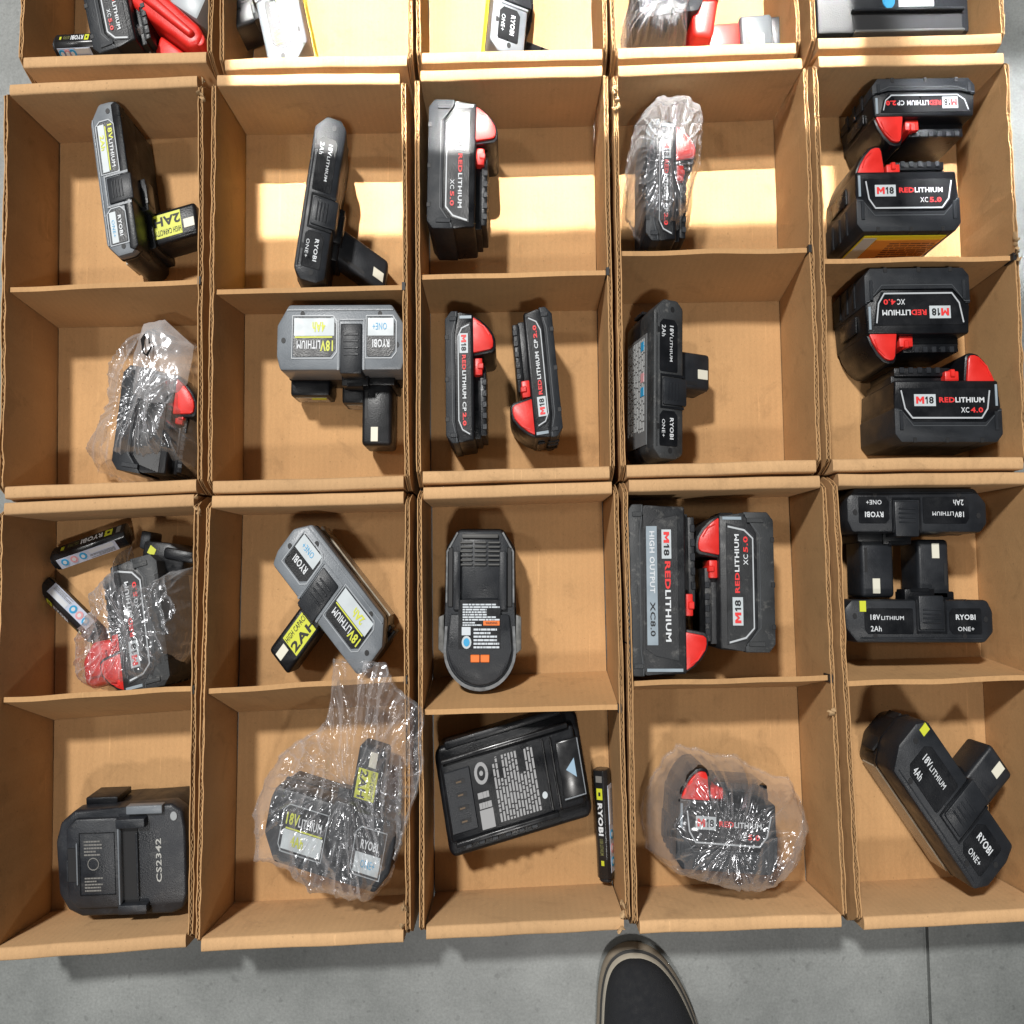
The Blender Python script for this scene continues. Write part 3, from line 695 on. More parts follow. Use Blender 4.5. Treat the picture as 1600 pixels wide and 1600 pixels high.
    if vents:
        for k in range(7):
            x = 0.012*L+0.006*k
            part('vent_rib', t, bm_box(x, x+0.003, 0.10*V, 0.92*V, 0.2*W, 0.50*W, 0.0006, 1), DEEP)
            if k > 2: break
    if lime:
        part('lime_sticker', t, bm_box(lime[0]*L, lime[0]*L+0.007, lime[1]*V, lime[1]*V+0.009, W-0.001, W+0.0006), LIME, smooth=False, label='small lime square sticker')
    return t
TX = lambda d: Matrix.Rotation(R(d), 4, 'X')
TY = lambda d: Matrix.Rotation(R(d), 4, 'Y')
post_battery('grey and black post battery upright in its cell, lime label on its post', (0.0861, -0.0168), -77.2, L=0.142, V=0.036, grey=True, style='grey', post=(0.66, 0.88, 0.058), pz=(0.08, 0.56), post_label=True, split=0.85, edge=True)
post_battery('slim charcoal post battery leaning with a yellow-edged base label', (0.3424, -0.0222), -99.4, L=0.150, V=0.036, post=(0.54, 0.75, 0.066), pz=(0.12, 0.58), skew=0.30, side_label='yellow', tilt=TX(-11), z=FZ+0.0072)
post_battery('large grey double-stack post battery with its black post pointing to the rim', (0.4620, -0.1947), -179.8, L=0.1477, V=0.058, W=0.076, grey=True, style='grey', post=(0.14, 0.38, 0.060), pz=(0.10, 0.60), swap=True, ah='4Ah', blocks=((0.66, 0.98, 0.013), (0.24, 0.56, 0.020)))
post_battery('dusty scuffed post battery showing its grey printed rating label', (0.7255, -0.1896), -91.4, L=0.1395, V=0.038, W=0.072, post=(0.28, 0.52, 0.044), pz=(0.30, 0.80), side_label='print', tilt=TX(-16), z=FZ+0.0125, dusty=True)
post_battery('grey post battery lying at a slant with lime-labelled black post', (0.4529, -0.4738), 136.4, L=0.142, V=0.055, grey=True, style='grey', post=(0.46, 0.68, 0.062), pz=(0.12, 0.60), post_label=True, ah='2Ah', split=0.72)
post_battery('charcoal post battery against the rim, its post reaching beside the lime-stickered one', (1.1203, -0.3538), 179.9, L=0.158, V=0.038, W=0.072, post=(0.60, 0.84, 0.055), pz=(0.20, 0.70))
post_battery('charcoal post battery with a lime square sticker, interlocked with its neighbour', (0.9557, -0.4840), -0.1, L=0.166, V=0.036, W=0.072, post=(0.58, 0.80, 0.052), pz=(0.22, 0.72), lime=(0.10, 0.72))
post_battery('charcoal 4Ah post battery lying askew with a lime square sticker and foil base', (0.9927, -0.5795), -48.8, L=0.145, V=0.057, W=0.078, post=(0.52, 0.76, 0.046), pz=(0.30, 0.80), lime=(0.04, 0.78), ah='4Ah')
post_battery('dark post battery with white labels wrapped in a clear bag spilling over the divider', (0.3080, -0.6580), -12.8, L=0.142, V=0.060, W=0.073, grey=False, style='grey', post=(0.58, 0.80, 0.050), pz=(0.30, 0.80), post_label=True, ah='4Ah')
post_battery('pale grey post battery bleached by sunlight, alone in its bright tray', (0.3467, 0.0299), 106.6, L=0.14, V=0.050, W=0.076, grey=True, style='grey', post=(0.5, 0.7, 0.05), ah='2Ah', side_label='yellow')
post_battery('sunlit grey post battery with a bright yellow base sticker against the tray front', (0.5560, 0.1750), -97.0, L=0.140, V=0.042, W=0.074, post=(0.72, 0.93, 0.046), pz=(0.10, 0.60), side_label='yellow', grey=True, tilt=TX(-14), z=FZ+0.0105)

# ------------------------------------------------------------------ slim stick batteries
def stick(label, a, b, roll, z=FZ):
    d = Vector((b[0]-a[0], b[1]-a[1])); L = d.length; ang = math.degrees(math.atan2(d.y, d.x))
    s = 0.0185; r = s/2
    hz = r*(abs(math.cos(R(roll)))+abs(math.sin(R(roll))))*0.93
    t = thing('stick_battery', label, 'battery', (a[0], a[1], z+hz), ang, 'slim stick batteries', TX(roll))
    cut = 0.0040
    oct_ = [(-r+cut, -r), (r-cut, -r), (r, -r+cut), (r, r-cut), (r-cut, r), (-r+cut, r), (-r, r-cut), (-r, -r+cut)]
    bm = bm_prism(oct_, 0.0, L, 0.0012, 2)
    for v in bm.verts: v.co = Vector((v.co.z, v.co.x, v.co.y))
    body = part('casing', t, bm, GLOSSB)
    bm = bm_prism([(x*0.8, y*0.8) for x, y in oct_], L-0.0005, L+0.003, 0.0006, 1)
    for v in bm.verts: v.co = Vector((v.co.z, v.co.x, v.co.y))
    part('end_cap', t, bm, CHARC)
    zt = r+0.0002
    part('grey_square', body, bm_box(0.05*L, 0.11*L, -0.0038, 0.0038, zt-0.0004, zt), DIMINK, smooth=False)
    part('lime_square', body, bm_box(0.165*L, 0.27*L, -0.0036, 0.0036, zt-0.0004, zt), LIME, smooth=False)
    part('lime_square_mark', body, bm_box(0.20*L, 0.235*L, -0.0013, 0.0013, zt-0.0002, zt+0.0002), DEEP, smooth=False)
    part('lettering', body, bm_text('RYOBI', 0.30*L, -0.0030, zt+0.0001, 0.30*L, 0.006, 0.04), WHITE, smooth=False)
    part('lettering', body, bm_text('USB LITHIUM', 0.63*L, -0.0022, zt+0.0001, 0.15*L, 0.0042, 0.01), mat('olive_ink', (0.17, 0.17, 0.06), 0.5), smooth=False)
    part('lime_mark', body, bm_box(0.83*L, 0.875*L, -0.0016, 0.0020, zt-0.0004, zt+0.0001), LIME, smooth=False)
    # white information label wrapped on the +y face
    def face(bm):
        for v in bm.verts: v.co = Vector((v.co.x, r+0.0002+v.co.z, -v.co.y))
        return bm
    wl = part('white_label', body, face(bm_box(0.14*L, 0.94*L, -0.0060, 0.0058, -0.0004, 0.0)), mat('blue_white_label', (0.48, 0.52, 0.62), 0.4), smooth=False)
    part('blank_panel', wl, face(bm_box(0.17*L, 0.50*L, -0.0055, -0.0008, -0.0002, 0.0003)), WHITE, smooth=False)
    part('fine_print', wl, face(bm_lines(0.18*L, 0.52*L, 0.0004, 0.0052, 0.0004, 4, 0.5, 3)), DIMINK, smooth=False)
    for k, m_ in enumerate((BLUE, PINK, BLUE)):
        part('round_mark', wl, face(bm_cyl((0.60+0.125*k)*L, -0.0008, 0.0042, -0.0001, 0.0004, 12)), m_, smooth=False)
        part('round_mark_center', wl, face(bm_cyl((0.60+0.125*k)*L, -0.0008, 0.0022, 0.0002, 0.0006, 8)), WHITE, smooth=False)
    return t
stick('slim black stick battery with white label, propped against the tray rim', (0.117, -0.389), (0.031, -0.412), 40)
stick('slim black stick battery with white label, touching the bubble-wrap bag', (0.019, -0.436), (0.080, -0.479), 52)
stick('slim black stick battery lying alone beside the black wide battery', (0.690, -0.599), (0.695, -0.692), 30)
stick('slim black stick battery lying before the thick battery beside the red tool', (0.085, 0.052), (0.036, 0.050), 20, z=0.048)

# ------------------------------------------------------------------ battery with orange marks, rail side up
t = thing('slide_battery', 'black rail-up battery with orange marks and white printed text', 'battery', (0.547, -0.455, FZ), 0)
def arc(cx, cy, rx, ry, a0, a1, n): return [(cx+rx*math.cos(R(a0+(a1-a0)*k/n)), cy+ry*math.sin(R(a0+(a1-a0)*k/n))) for k in range(n+1)]
outl = [(-0.041, 0.052), (-0.026, 0.069), (0.026, 0.069), (0.041, 0.052), (0.042, -0.01)] + arc(0, -0.036, 0.043, 0.036, 0, -180, 14) + [(-0.042, -0.01)]
part('lower_casing', t, bm_prism([(x*1.0, y) for x, y in outl], 0.0005, 0.040, 0.004, 3), BLACK)
part('upper_casing', t, bm_prism([(x*0.95, y*0.97) for x, y in outl], 0.036, 0.053, 0.003, 3), RUBBER)
for s in (-1, 1):
    w_ = part('side_latch', t, bm_prism([(s*0.041, -0.006), (s*0.0475, -0.008), (s*0.0475, -0.036), (s*0.041, -0.040)], 0.010, 0.054, 0.0012, 2), mat('worn_grey_latch', (0.10, 0.10, 0.095), 0.5, 0.4, 200, dust=0.4))
    part('rail_channel', t, bm_box(s*0.034-0.003, s*0.034+0.003, 0.0, 0.052, 0.045, 0.0538, 0.0008, 1), DEEP)
    part('rail', t, bm_box(s*0.0265-0.0042, s*0.0265+0.0042, -0.002, 0.048, 0.050, 0.0575, 0.001), CHARC)
part('top_plate', t, bm_prism([(-0.0335, -0.006), (0.0335, -0.006), (0.036, -0.02)] + arc(0, -0.036, 0.036, 0.030, 0, -180, 12) + [(-0.036, -0.02)], 0.050, 0.0565, 0.0014, 2), CHARC)
part('terminal_deck', t, bm_box(-0.022, 0.022, 0.0, 0.060, 0.046, 0.0535, 0.001), CHARC)
for i in range(3):
    for k in range(6):
        x = (-0.016, 0.0, 0.016)[i]
        part('terminal_ridge', t, bm_box(x-0.0068, x+0.0068, 0.036+k*0.0038, 0.0376+k*0.0038, 0.0525, 0.0556, 0.0003, 1), mat('dusty_ridge', (0.07, 0.07, 0.068), 0.6))
part('top_lip', t, bm_box(-0.021, 0.021, 0.0595, 0.063, 0.046, 0.0565, 0.001), mat('dusty_ridge', (0.07, 0.07, 0.068)))
part('worn_edge', t, bm_strip([(0.0385, -0.016)]+arc(0, -0.036, 0.0400, 0.0335, 0, -180, 22)+[(-0.0385, -0.016)], 0.0030, 0.0525, 0.0542), mat('worn_grey_edge', (0.11, 0.115, 0.12), 0.5, 0.5, 160, dust=0.5))
for s in (-1, 1):
    part('worn_edge', t, bm_strip([(s*0.0385, 0.004), (s*0.0380, 0.048), (s*0.026, 0.0645)], 0.0018, 0.0525, 0.0538), mat('worn_grey_edge', (0.1, 0.1, 0.1)))
lab = part('rating_label', t, bm_box(-0.0245, 0.0235, -0.035, 0.0065, 0.0560, 0.0569), BLACK, smooth=False)
ZL = 0.0573
INKG = mat('print_ink', (0.52, 0.56, 0.60), 0.5)
part('fine_print', lab, bm_lines(-0.0195, 0.0225, -0.0110, 0.0040, ZL, 7, 0.62, 2, 0.2), INKG, smooth=False)
part('fine_print', lab, bm_lines(-0.0195, 0.0020, -0.0155, -0.0115, ZL, 2, 0.6, 4, 0.2), INKG, smooth=False)
part('fine_print', lab, bm_lines(-0.0070, 0.0225, -0.0345, -0.0165, ZL, 6, 0.55, 8, 0.25), INKG, smooth=False)
part('orange_field', lab, bm_box(0.0040, 0.0225, -0.0152, -0.0112, ZL-0.0004, ZL), ORANGE, smooth=False)
part('lettering', lab, bm_text('WARNING', 0.0065, -0.0142, ZL+0.0003, 0.0135, 0.0021), DEEP, smooth=False)
part('white_field', lab, bm_box(-0.0205, -0.0105, -0.0235, -0.0165, ZL-0.0004, ZL), INKG, smooth=False)
r_ = part('round_mark', lab, bm_cyl(-0.0150, -0.0295, 0.0055, ZL-0.0004, ZL, 16), PALE, smooth=False)
part('blue_mark', lab, bm_cyl(-0.0150, -0.0295, 0.0036, ZL-0.0002, ZL+0.0003, 12), BLUE, smooth=False)
for x in (-0.0105, 0.0008):
    part('orange_block', t, bm_box(x, x+0.0105, -0.0465, -0.0400, 0.056, 0.0575, 0.0006, 1), ORANGE)

# ------------------------------------------------------------------ black adapter stamped CS2342
t = thing('battery_adapter', 'black moulded battery adapter stamped CS2342 leaning on the tray wall', 'adapter', (0.146, -0.661, FZ), 1.5, tilt=TX(6))
body = [(-0.072, 0.018), (-0.066, 0.034), (-0.050, 0.044), (0.0, 0.045), (0.058, 0.047), (0.070, 0.040), (0.073, 0.026), (0.073, -0.030), (0.068, -0.042), (0.056, -0.046), (-0.045, -0.046), (-0.060, -0.040), (-0.070, -0.026)]
part('lower_casing', t, bm_prism([(x*0.97, y*0.97) for x, y in body], 0.001, 0.044, 0.003, 2), BLACK)
part('top_shell', t, bm_prism(body, 0.036, 0.054, 0.003, 3), SLATE)
part('raised_deck', t, bm_prism([(-0.058, -0.030), (-0.058, 0.030), (-0.047, 0.038), (0.000, 0.038), (0.000, -0.038), (-0.047, -0.038)], 0.05, 0.0575, 0.0025, 2), SLATE)
part('slot_shade', t, bm_box(-0.0555, -0.0465, -0.014, 0.014, 0.0565, 0.0586), DEEP)  # solid black piece for the shade inside the slot
part('slot_edge', t, bm_box(-0.0464, -0.0448, -0.017, 0.018, 0.0565, 0.0590, 0.0003, 1), GREY)
part('slot_step', t, bm_box(-0.0578, -0.0556, -0.014, 0.004, 0.0565, 0.0583, 0.0004, 1), SLATE)
part('label_recess', t, bm_strip([(-0.043, -0.026), (-0.043, 0.026), (-0.004, 0.026), (-0.004, -0.026), (-0.043, -0.026)], 0.0008, 0.0570, 0.0582), BLACK)
part('fine_print', t, bm_lines(-0.038, -0.018, 0.007, 0.021, 0.0578, 5, 0.5, 11, 0.2), DIMINK, smooth=False)
part('fine_print', t, bm_lines(-0.038, -0.018, -0.023, -0.010, 0.0578, 5, 0.5, 12, 0.2), DIMINK, smooth=False)
part('emboss_ring', t, bm_strip(arc(-0.028, 0.0, 0.006, 0.005, 0, 360, 14), 0.0008, 0.0572, 0.0580), DIMINK, smooth=False)
part('ridge', t, bm_box(0.0005, 0.0028, -0.036, 0.030, 0.05, 0.0605, 0.0006, 1), GREY)
part('channel', t, bm_box(0.003, 0.020, -0.036, 0.028, 0.0535, 0.0548), DEEP)
part('channel_step', t, bm_box(0.0185, 0.021, -0.030, 0.024, 0.0535, 0.0565, 0.0005, 1), SLATE)
part('rail', t, bm_box(0.000, 0.032, 0.030, 0.038, 0.052, 0.0620, 0.0012), SLATE)
part('rail', t, bm_box(0.000, 0.032, -0.042, -0.034, 0.052, 0.0620, 0.0012), SLATE)
part('terminal_bar', t, bm_box(0.010, 0.050, 0.0405, 0.0475, 0.050, 0.0585, 0.001), GREY)
part('screw', t, bm_cyl(0.061, 0.037, 0.0038, 0.053, 0.0552, 12), mat('bright_screw', (0.5, 0.52, 0.53), 0.35, metal=0.6))
bm = bm_text('CS2342', -0.0185, 0, 0, 0.037, 0.0062, 0.02)
for v in bm.verts: v.co = Vector((0.046-v.co.y, v.co.x, 0.0545))
part('lettering', t, bm, mat('stamp_ink', (0.36, 0.36, 0.34), 0.5), smooth=False)
for s in (-1, 1):
    part('tab_foot', t, bm_box(-0.046, -0.010, s*0.047-0.003, s*0.047+0.003, 0.012, 0.040, 0.001), BLACK)

# ------------------------------------------------------------------ wide black battery with white print
t = thing('slide_battery', 'wide black battery with white printed panel lying askew beside the stick', 'battery', (0.585, -0.603, FZ), 12.5)
part('lower_casing', t, bm_prism([(-0.083, -0.041), (-0.078, -0.047), (0.078, -0.047), (0.083, -0.041), (0.083, 0.041), (0.078, 0.047), (-0.078, 0.047), (-0.083, 0.041)], 0.0005, 0.048, 0.004, 3), BLACK)
part('top_deck', t, bm_prism([(-0.077, -0.033), (0.076, -0.033), (0.076, 0.034), (-0.077, 0.034)], 0.045, 0.0575, 0.003, 2), BLACK)
part('rail', t, bm_box(-0.075, 0.070, 0.0335, 0.0375, 0.050, 0.0625, 0.0012), GLOSSB)
part('rail', t, bm_box(-0.072, 0.045, -0.0365, -0.032, 0.050, 0.0615, 0.0012), GLOSSB)
for k in range(6):
    part('rail_tooth', t, bm_box(-0.062+0.015*k, -0.055+0.015*k, -0.0395, -0.036, 0.050, 0.0605, 0.0006, 1), CHARC)
td = part('terminal_deck', t, bm_box(-0.0745, -0.045, -0.026, 0.026, 0.0565, 0.0590, 0.0008, 1), CHARC)
for k in range(4):
    part('terminal_slot', td, bm_box(-0.064, -0.052, -0.019+0.011*k, -0.0155+0.011*k, 0.0586, 0.0594), DEEP)
    part('contact', td, bm_box(-0.062, -0.056, -0.0180+0.011*k, -0.0166+0.011*k, 0.0590, 0.0598), COPPER)
ZK = 0.0578
INKW = mat('grey_white_ink', (0.27, 0.27, 0.275), 0.5)
part('ring_mark', t, bm_strip(arc(-0.0330, 0.0170, 0.0062, 0.0078, 0, 360, 20), 0.0032, ZK-0.0003, ZK+0.0003), INKW, smooth=False)
part('ring_mark', t, bm_cyl(-0.0330, 0.0170, 0.0022, ZK-0.0003, ZK+0.0003, 10), INKW, smooth=False)
part('white_field', t, bm_box(-0.0410, -0.0260, -0.0290, -0.0130, ZK-0.0003, ZK+0.0002), INKW, smooth=False)
part('fine_print', t, bm_lines(-0.0405, -0.0265, -0.0120, 0.0050, ZK+0.0003, 2, 0.6, 21, 0.5), INKW, smooth=False)
def rot90(bm, cx, cy):
    for v in bm.verts: v.co.x, v.co.y = cx-(v.co.y-cy), cy+(v.co.x-cx)
    return bm
part('fine_print', t, rot90(bm_lines(-0.024, 0.030, -0.024, 0.024, ZK+0.0003, 13, 0.6, 22, 0.18), 0.003, 0.0), INKW, smooth=False)
part('round_mark', t, bm_cyl(0.033, -0.016, 0.0030, ZK-0.0003, ZK+0.0003, 12), PALE, smooth=False)
part('cross_rib', t, bm_box(0.038, 0.0405, -0.030, 0.030, 0.056, 0.0605, 0.0008, 1), GLOSSB)
part('cross_rib', t, bm_box(0.047, 0.0495, -0.030, 0.030, 0.056, 0.0605, 0.0008, 1), GLOSSB)
lt = part('latch', t, bm_box(0.053, 0.0785, -0.024, 0.024, 0.055, 0.0620, 0.0015), GLOSSB)
part('latch_edge', lt, bm_strip([(0.054, -0.0235), (0.0778, -0.0235), (0.0778, 0.0235)], 0.0012, 0.0618, 0.0626), GREY)
part('latch_arrow', lt, bm_prism([(0.0605, 0.0), (0.071, -0.008), (0.071, 0.008)], 0.0616, 0.0624), mat('pale_blue', (0.24, 0.36, 0.47), 0.4), smooth=False)
part('base_lip', t, bm_box(-0.070, 0.066, 0.043, 0.050, 0.030, 0.0500, 0.002), BLACK)

# ------------------------------------------------------------------ things in the trays at the picture edge
slide_battery('thick battery slanting between the slim stick and the glossy red tool', (0.0640, 0.1240), -73, L=0.100, V=0.050, W=0.078)
t = thing('red_tool', 'glossy red plastic tool part lying slanted beside a thick black battery', 'tool', (0.168, 0.075, FZ), -27)
part('body', t, bm_prism([(-0.048, -0.010), (0.040, -0.014), (0.050, -0.006), (0.050, 0.004), (0.040, 0.010), (-0.048, 0.022)], 0.02, 0.066, 0.006, 3), RED)
part('handle', t, bm_prism([(-0.010, -0.012), (0.030, -0.014), (0.012, -0.034), (-0.008, -0.032)], 0.015, 0.050, 0.005, 3), RED)
part('ridge', t, bm_prism([(-0.045, 0.000), (0.038, -0.006), (0.042, 0.001), (-0.045, 0.012)], 0.062, 0.0705, 0.003, 3), RED)
part('tip', t, bm_cyl(0.047, -0.001, 0.006, 0.02, 0.064, 12, 0.001), RED)
part('neck', t, bm_prism([(-0.048, -0.020), (-0.022, -0.018), (-0.026, -0.046), (-0.046, -0.044)], 0.015, 0.055, 0.004, 2), GREY)
part('end_block', t, bm_box(-0.01, 0.03, 0.016, 0.046, 0.01, 0.058, 0.004, 2), mat('pale_grey_plastic', (0.36, 0.40, 0.42), 0.4))
slide_battery('short battery inside a crumpled bag beside the red tapered post', (0.7350, 0.0640), 6, L=0.075, V=0.05, W=0.078)
t = thing('red_tool', 'bright red tapered tool post beside the red-and-grey pack', 'tool', (0.815, 0.077, FZ), 0)
part('post', t, bm_prism([(-0.016, -0.026), (0.006, -0.028), (0.022, 0.040), (-0.020, 0.040)], 0.0, 0.073, 0.004, 3), RED)
part('post_band', t, bm_prism([(-0.0175, 0.006), (0.0145, 0.006), (0.016, 0.012), (-0.0185, 0.012)], 0.02, 0.0745, 0.001, 2), mat('dark_red', (0.35, 0.012, 0.01), 0.45))
part('base', t, bm_box(-0.020, 0.030, 0.038, 0.060, 0.0, 0.050, 0.003), BLACK)
t = thing('battery_pack', 'small red-and-grey battery pack against the front rim of its tray', 'battery', (0.822, 0.050, FZ), 3)
part('red_base', t, bm_box(0.0, 0.043, 0.0, 0.030, 0.0, 0.046, 0.003, 3), RED)
gb = part('grey_body', t, bm_box(0.042, 0.082, -0.001, 0.034, 0.0, 0.050, 0.004, 3), mat('blue_grey_plastic', (0.07, 0.08, 0.09), 0.4))
part('label', gb, bm_box(0.058, 0.070, 0.004, 0.014, 0.0498, 0.0506), PALE, smooth=False)
part('label_mark', gb, bm_prism([(0.046, 0.003), (0.055, 0.003), (0.048, 0.016)], 0.0498, 0.0506), REDINK, smooth=False)
part('terminal_neck', t, bm_box(0.081, 0.100, 0.002, 0.036, 0.0, 0.042, 0.003), BLACK)
t = thing('battery_charger', 'wide black battery charger with a white label and blue dot', 'charger', (1.037, 0.110, FZ), 0.8)
part('body', t, bm_box(-0.098, 0.098, -0.062, 0.070, 0.0, 0.058, 0.006, 3), BLACK)
part('deck', t, bm_box(-0.088, 0.094, -0.052, 0.062, 0.054, 0.066, 0.003, 2), CHARC)
part('slot_shade', t, bm_box(-0.046, 0.084, -0.052, -0.034, 0.0655, 0.0668), DEEP)  # shade of the charger slot, laid on as a black slab
part('slot_lip', t, bm_box(-0.046, 0.084, -0.0545, -0.052, 0.064, 0.0715, 0.0006, 1), mat('dusty_ridge', (0.07, 0.07, 0.068)))
part('slot_lip', t, bm_box(-0.048, 0.086, -0.034, -0.0315, 0.064, 0.0710, 0.0006, 1), CHARC)
part('front_rail', t, bm_box(-0.086, 0.092, -0.0615, -0.0575, 0.050, 0.0645, 0.001), CHARC)
lb = part('white_label', t, bm_box(0.010, 0.052, -0.028, 0.010, 0.0655, 0.0668), WHITE, smooth=False)
part('fine_print', lb, bm_lines(0.012, 0.050, -0.010, 0.018, 0.0671, 5, 0.4, 31), DIMINK, smooth=False)
part('blue_dot', t, bm_cyl(-0.002, -0.022, 0.0075, 0.0655, 0.0669, 16), BLUE, smooth=False)

# ------------------------------------------------------------------ plastic bags
def bag(label, outline, top, center, film_m, seed, zb=0.006, power=5.0, amp=0.004, zmap=None, zbmap=None, fold=90, mark=False, flap=None):
    cx, cy = center
    t = thing('plastic_bag', label, 'bag', (cx, cy, 0))
    n = len(outline); na, nr = 220, 46
    # outline by arc length, lightly jagged
    pts = [Vector((p[0]-cx, p[1]-cy)) for p in outline]
    seg = [(pts[(i+1) % n]-pts[i]).length for i in range(n)]; tot = sum(seg)
    ring = []
    for k in range(na):
        s = tot*k/na; i = 0
        while s > seg[i]: s -= seg[i]; i += 1
        p = pts[i].lerp(pts[(i+1) % n], s/seg[i])
        p = p*(1+0.030*noise.noise(Vector((k*0.21, seed, 2)))+0.012*noise.noise(Vector((k*0.9, seed, 4))))
        ring.append(p)
    def ridged(p, f): return 1-abs(noise.noise(p*f))*2
    bm = bmesh.new(); grid = []
    for j in range(1, nr+1):
        r = (j/nr)**0.8; row = []
        for k in range(na):
            p = ring[k]*r; wx, wy = p.x+cx, p.y+cy
            zt_ = zmap(wx, wy) if zmap else top
            zb_ = zbmap(wx, wy) if zbmap else zb
            base = zb_+(zt_-zb_)*max(0.0, 1-r**power)
            q = Vector((p.x, p.y, seed*1.3))
            fa = R(fold)+0.5*noise.noise(q*9); ca, sa = math.cos(fa), math.sin(fa)
            al, ac = p.x*ca+p.y*sa, -p.x*sa+p.y*ca        # along and across the folds
            ac += 0.006*noise.noise(q*22)
            f1 = ridged(Vector((al*0.14, ac, seed)), 36)**4
            f2 = ridged(Vector((al*0.22, ac, seed+7)), 74)**4
            th = math.atan2(p.y, p.x); f3 = ridged(Vector((math.cos(th)*1.6, math.sin(th)*1.6, seed+r*0.35)), 3.1)**4
            wr = 0.95*f1+0.30*f2+0.9*f3*r+0.05*noise.noise(q*60)
            z = base+amp*(wr-0.1)*(0.7+0.6*r)
            row.append(bm.verts.new((p.x, p.y, max(z, 0.0038))))
        grid.append(row)
    c = bm.verts.new((0, 0, grid[0][0].co.z))
    for k in range(na): bm.faces.new((c, grid[0][k], grid[0][(k+1) % na]))
    for j in range(nr-1):
        for k in range(na):
            bm.faces.new((grid[j][k], grid[j+1][k], grid[j+1][(k+1) % na], grid[j][(k+1) % na]))
    edge = [v.co.copy() for v in grid[-1]]
    surf = [[v.co.copy() for v in row] for row in grid]
    part('film', t, bm, film_m, ang=55)
    # heat-sealed hem round the edge
    hem = bmesh.new(); prev = None; first = None
    for k in range(na):
        a = edge[k]; u = Vector((a.x, a.y, 0)).normalized()
        wd = 0.0016+0.0008*noise.noise(Vector((k*0.4, seed, 8)))
        q = [hem.verts.new(a-u*wd+Vector((0, 0, 0.0012))), hem.verts.new(a+Vector((0, 0, 0.0018))), hem.verts.new(a+u*wd+Vector((0, 0, 0.0004)))]
        if prev: 
            for j in range(2): hem.faces.new((prev[j], prev[j+1], q[j+1], q[j]))
        else: first = q
        prev = q
    for j in range(2): hem.faces.new((prev[j], prev[j+1], first[j+1], first[j]))
    part('hem', t, hem, film_m, ang=55)
    if flap:
        fb = bmesh.new(); fx = sum(p[0] for p in flap)/len(flap); fy = sum(p[1] for p in flap)/len(flap); rows = []
        for j in range(13):
            row = []
            for k in range(56):
                a = k/56*len(flap); i0 = int(a); p = lerp(flap[i0], flap[(i0+1) % len(flap)], a-i0)
                p = lerp((fx, fy), p, (j+0.2)/12.2)
                q = Vector((p[0], p[1], seed))
                row.append(fb.verts.new((p[0]-cx, p[1]-cy, 0.0725+0.004*noise.noise(q*40)+0.002*(1-abs(noise.noise(q*95))*2)-0.010*((j/12)**4))))
            rows.append(row)
        fb.faces.new(rows[0])
        for j in range(12):
            for k in range(56): fb.faces.new((rows[j][k], rows[j+1][k], rows[j+1][(k+1) % 56], rows[j][(k+1) % 56]))
        part('folded_flap', t, fb, MILKY, ang=60, label='milky folded flap of the bag')
    if mark:
        bm2 = bmesh.new()
        mx_, my_, sc = mark
        glyphs = [[(0, 9), (3, 8), (6, 9), (9, 8)], [(0, 7), (0, 2), (2, -4), (4, -5), (5, -1), (7, 1), (8, 5), (6, 7), (0, 7)], [(2, 5), (3, 1), (5, 3), (3, 5), (2, 5)]]
        for g in glyphs:
            b_ = bm_strip([((x*sc+mx_-cx), (y*sc+my_-cy)) for x, y in g], 0.0018, 0, 0.0003)
            me = D.meshes.new('t'); b_.to_mesh(me); b_.free(); bm2.from_mesh(me); D.meshes.remove(me)
        for v in bm2.verts:
            best = min((q for row in surf[::3] for q in row[::3]), key=lambda q: (q.x-v.co.x)**2+(q.y-v.co.y)**2)
            v.co.z += best.z+0.0035
        part('printed_mark', t, bm2, DEEP, smooth=False)
    return t

bag('clear crinkled bag around a slim battery, on sunlit cardboard',
    [(0.767, 0.006), (0.791, 0.006), (0.803, 0.002), (0.814, -0.004), (0.815, -0.019), (0.812, -0.053), (0.801, -0.078), (0.794, -0.102), (0.781, -0.125), (0.764, -0.131), (0.747, -0.127), (0.732, -0.121), (0.722, -0.102), (0.724, -0.053), (0.734, -0.019), (0.743, -0.004), (0.756, 0.004)],
    0.0815, (0.766, -0.068), FILM, 3.0, zb=0.040, power=9, amp=0.0050, fold=80)
bag('clear wrinkled bag with a printed mark around the black battery',
    [(0.135, -0.199), (0.157, -0.199), (0.190, -0.212), (0.205, -0.243), (0.215, -0.297), (0.216, -0.340), (0.137, -0.344), (0.111, -0.341), (0.079, -0.332), (0.071, -0.32), (0.085, -0.304), (0.097, -0.277), (0.098, -0.261), (0.102, -0.235), (0.116, -0.212), (0.126, -0.203)],
    0.0765, (0.163, -0.278), FILM, 7.0, zb=0.010, power=5, amp=0.0065, fold=65, mark=(0.1600, -0.2300, 0.0021), flap=[(0.152, -0.207), (0.178, -0.204), (0.212, -0.227), (0.208, -0.261), (0.184, -0.286), (0.142, -0.277), (0.143, -0.238)])
bag('bubble-wrap bag with red showing through, beside two slim sticks',
    [(0.133, -0.402), (0.125, -0.42), (0.104, -0.435), (0.1, -0.457), (0.083, -0.483), (0.084, -0.517), (0.098, -0.526), (0.131, -0.526), (0.189, -0.517), (0.205, -0.500), (0.218, -0.463), (0.218, -0.417), (0.188, -0.422), (0.179, -0.432), (0.16, -0.431), (0.14, -0.429)],
    0.0785, (0.155, -0.472), BUBBLE, 11.0, zb=0.030, power=9, amp=0.0060, fold=105)
def spill(x, y):
    return 0.094 if y > -0.556 else (0.082+0.012*max(0.0, (y+0.60)/0.044) if y > -0.60 else 0.082)
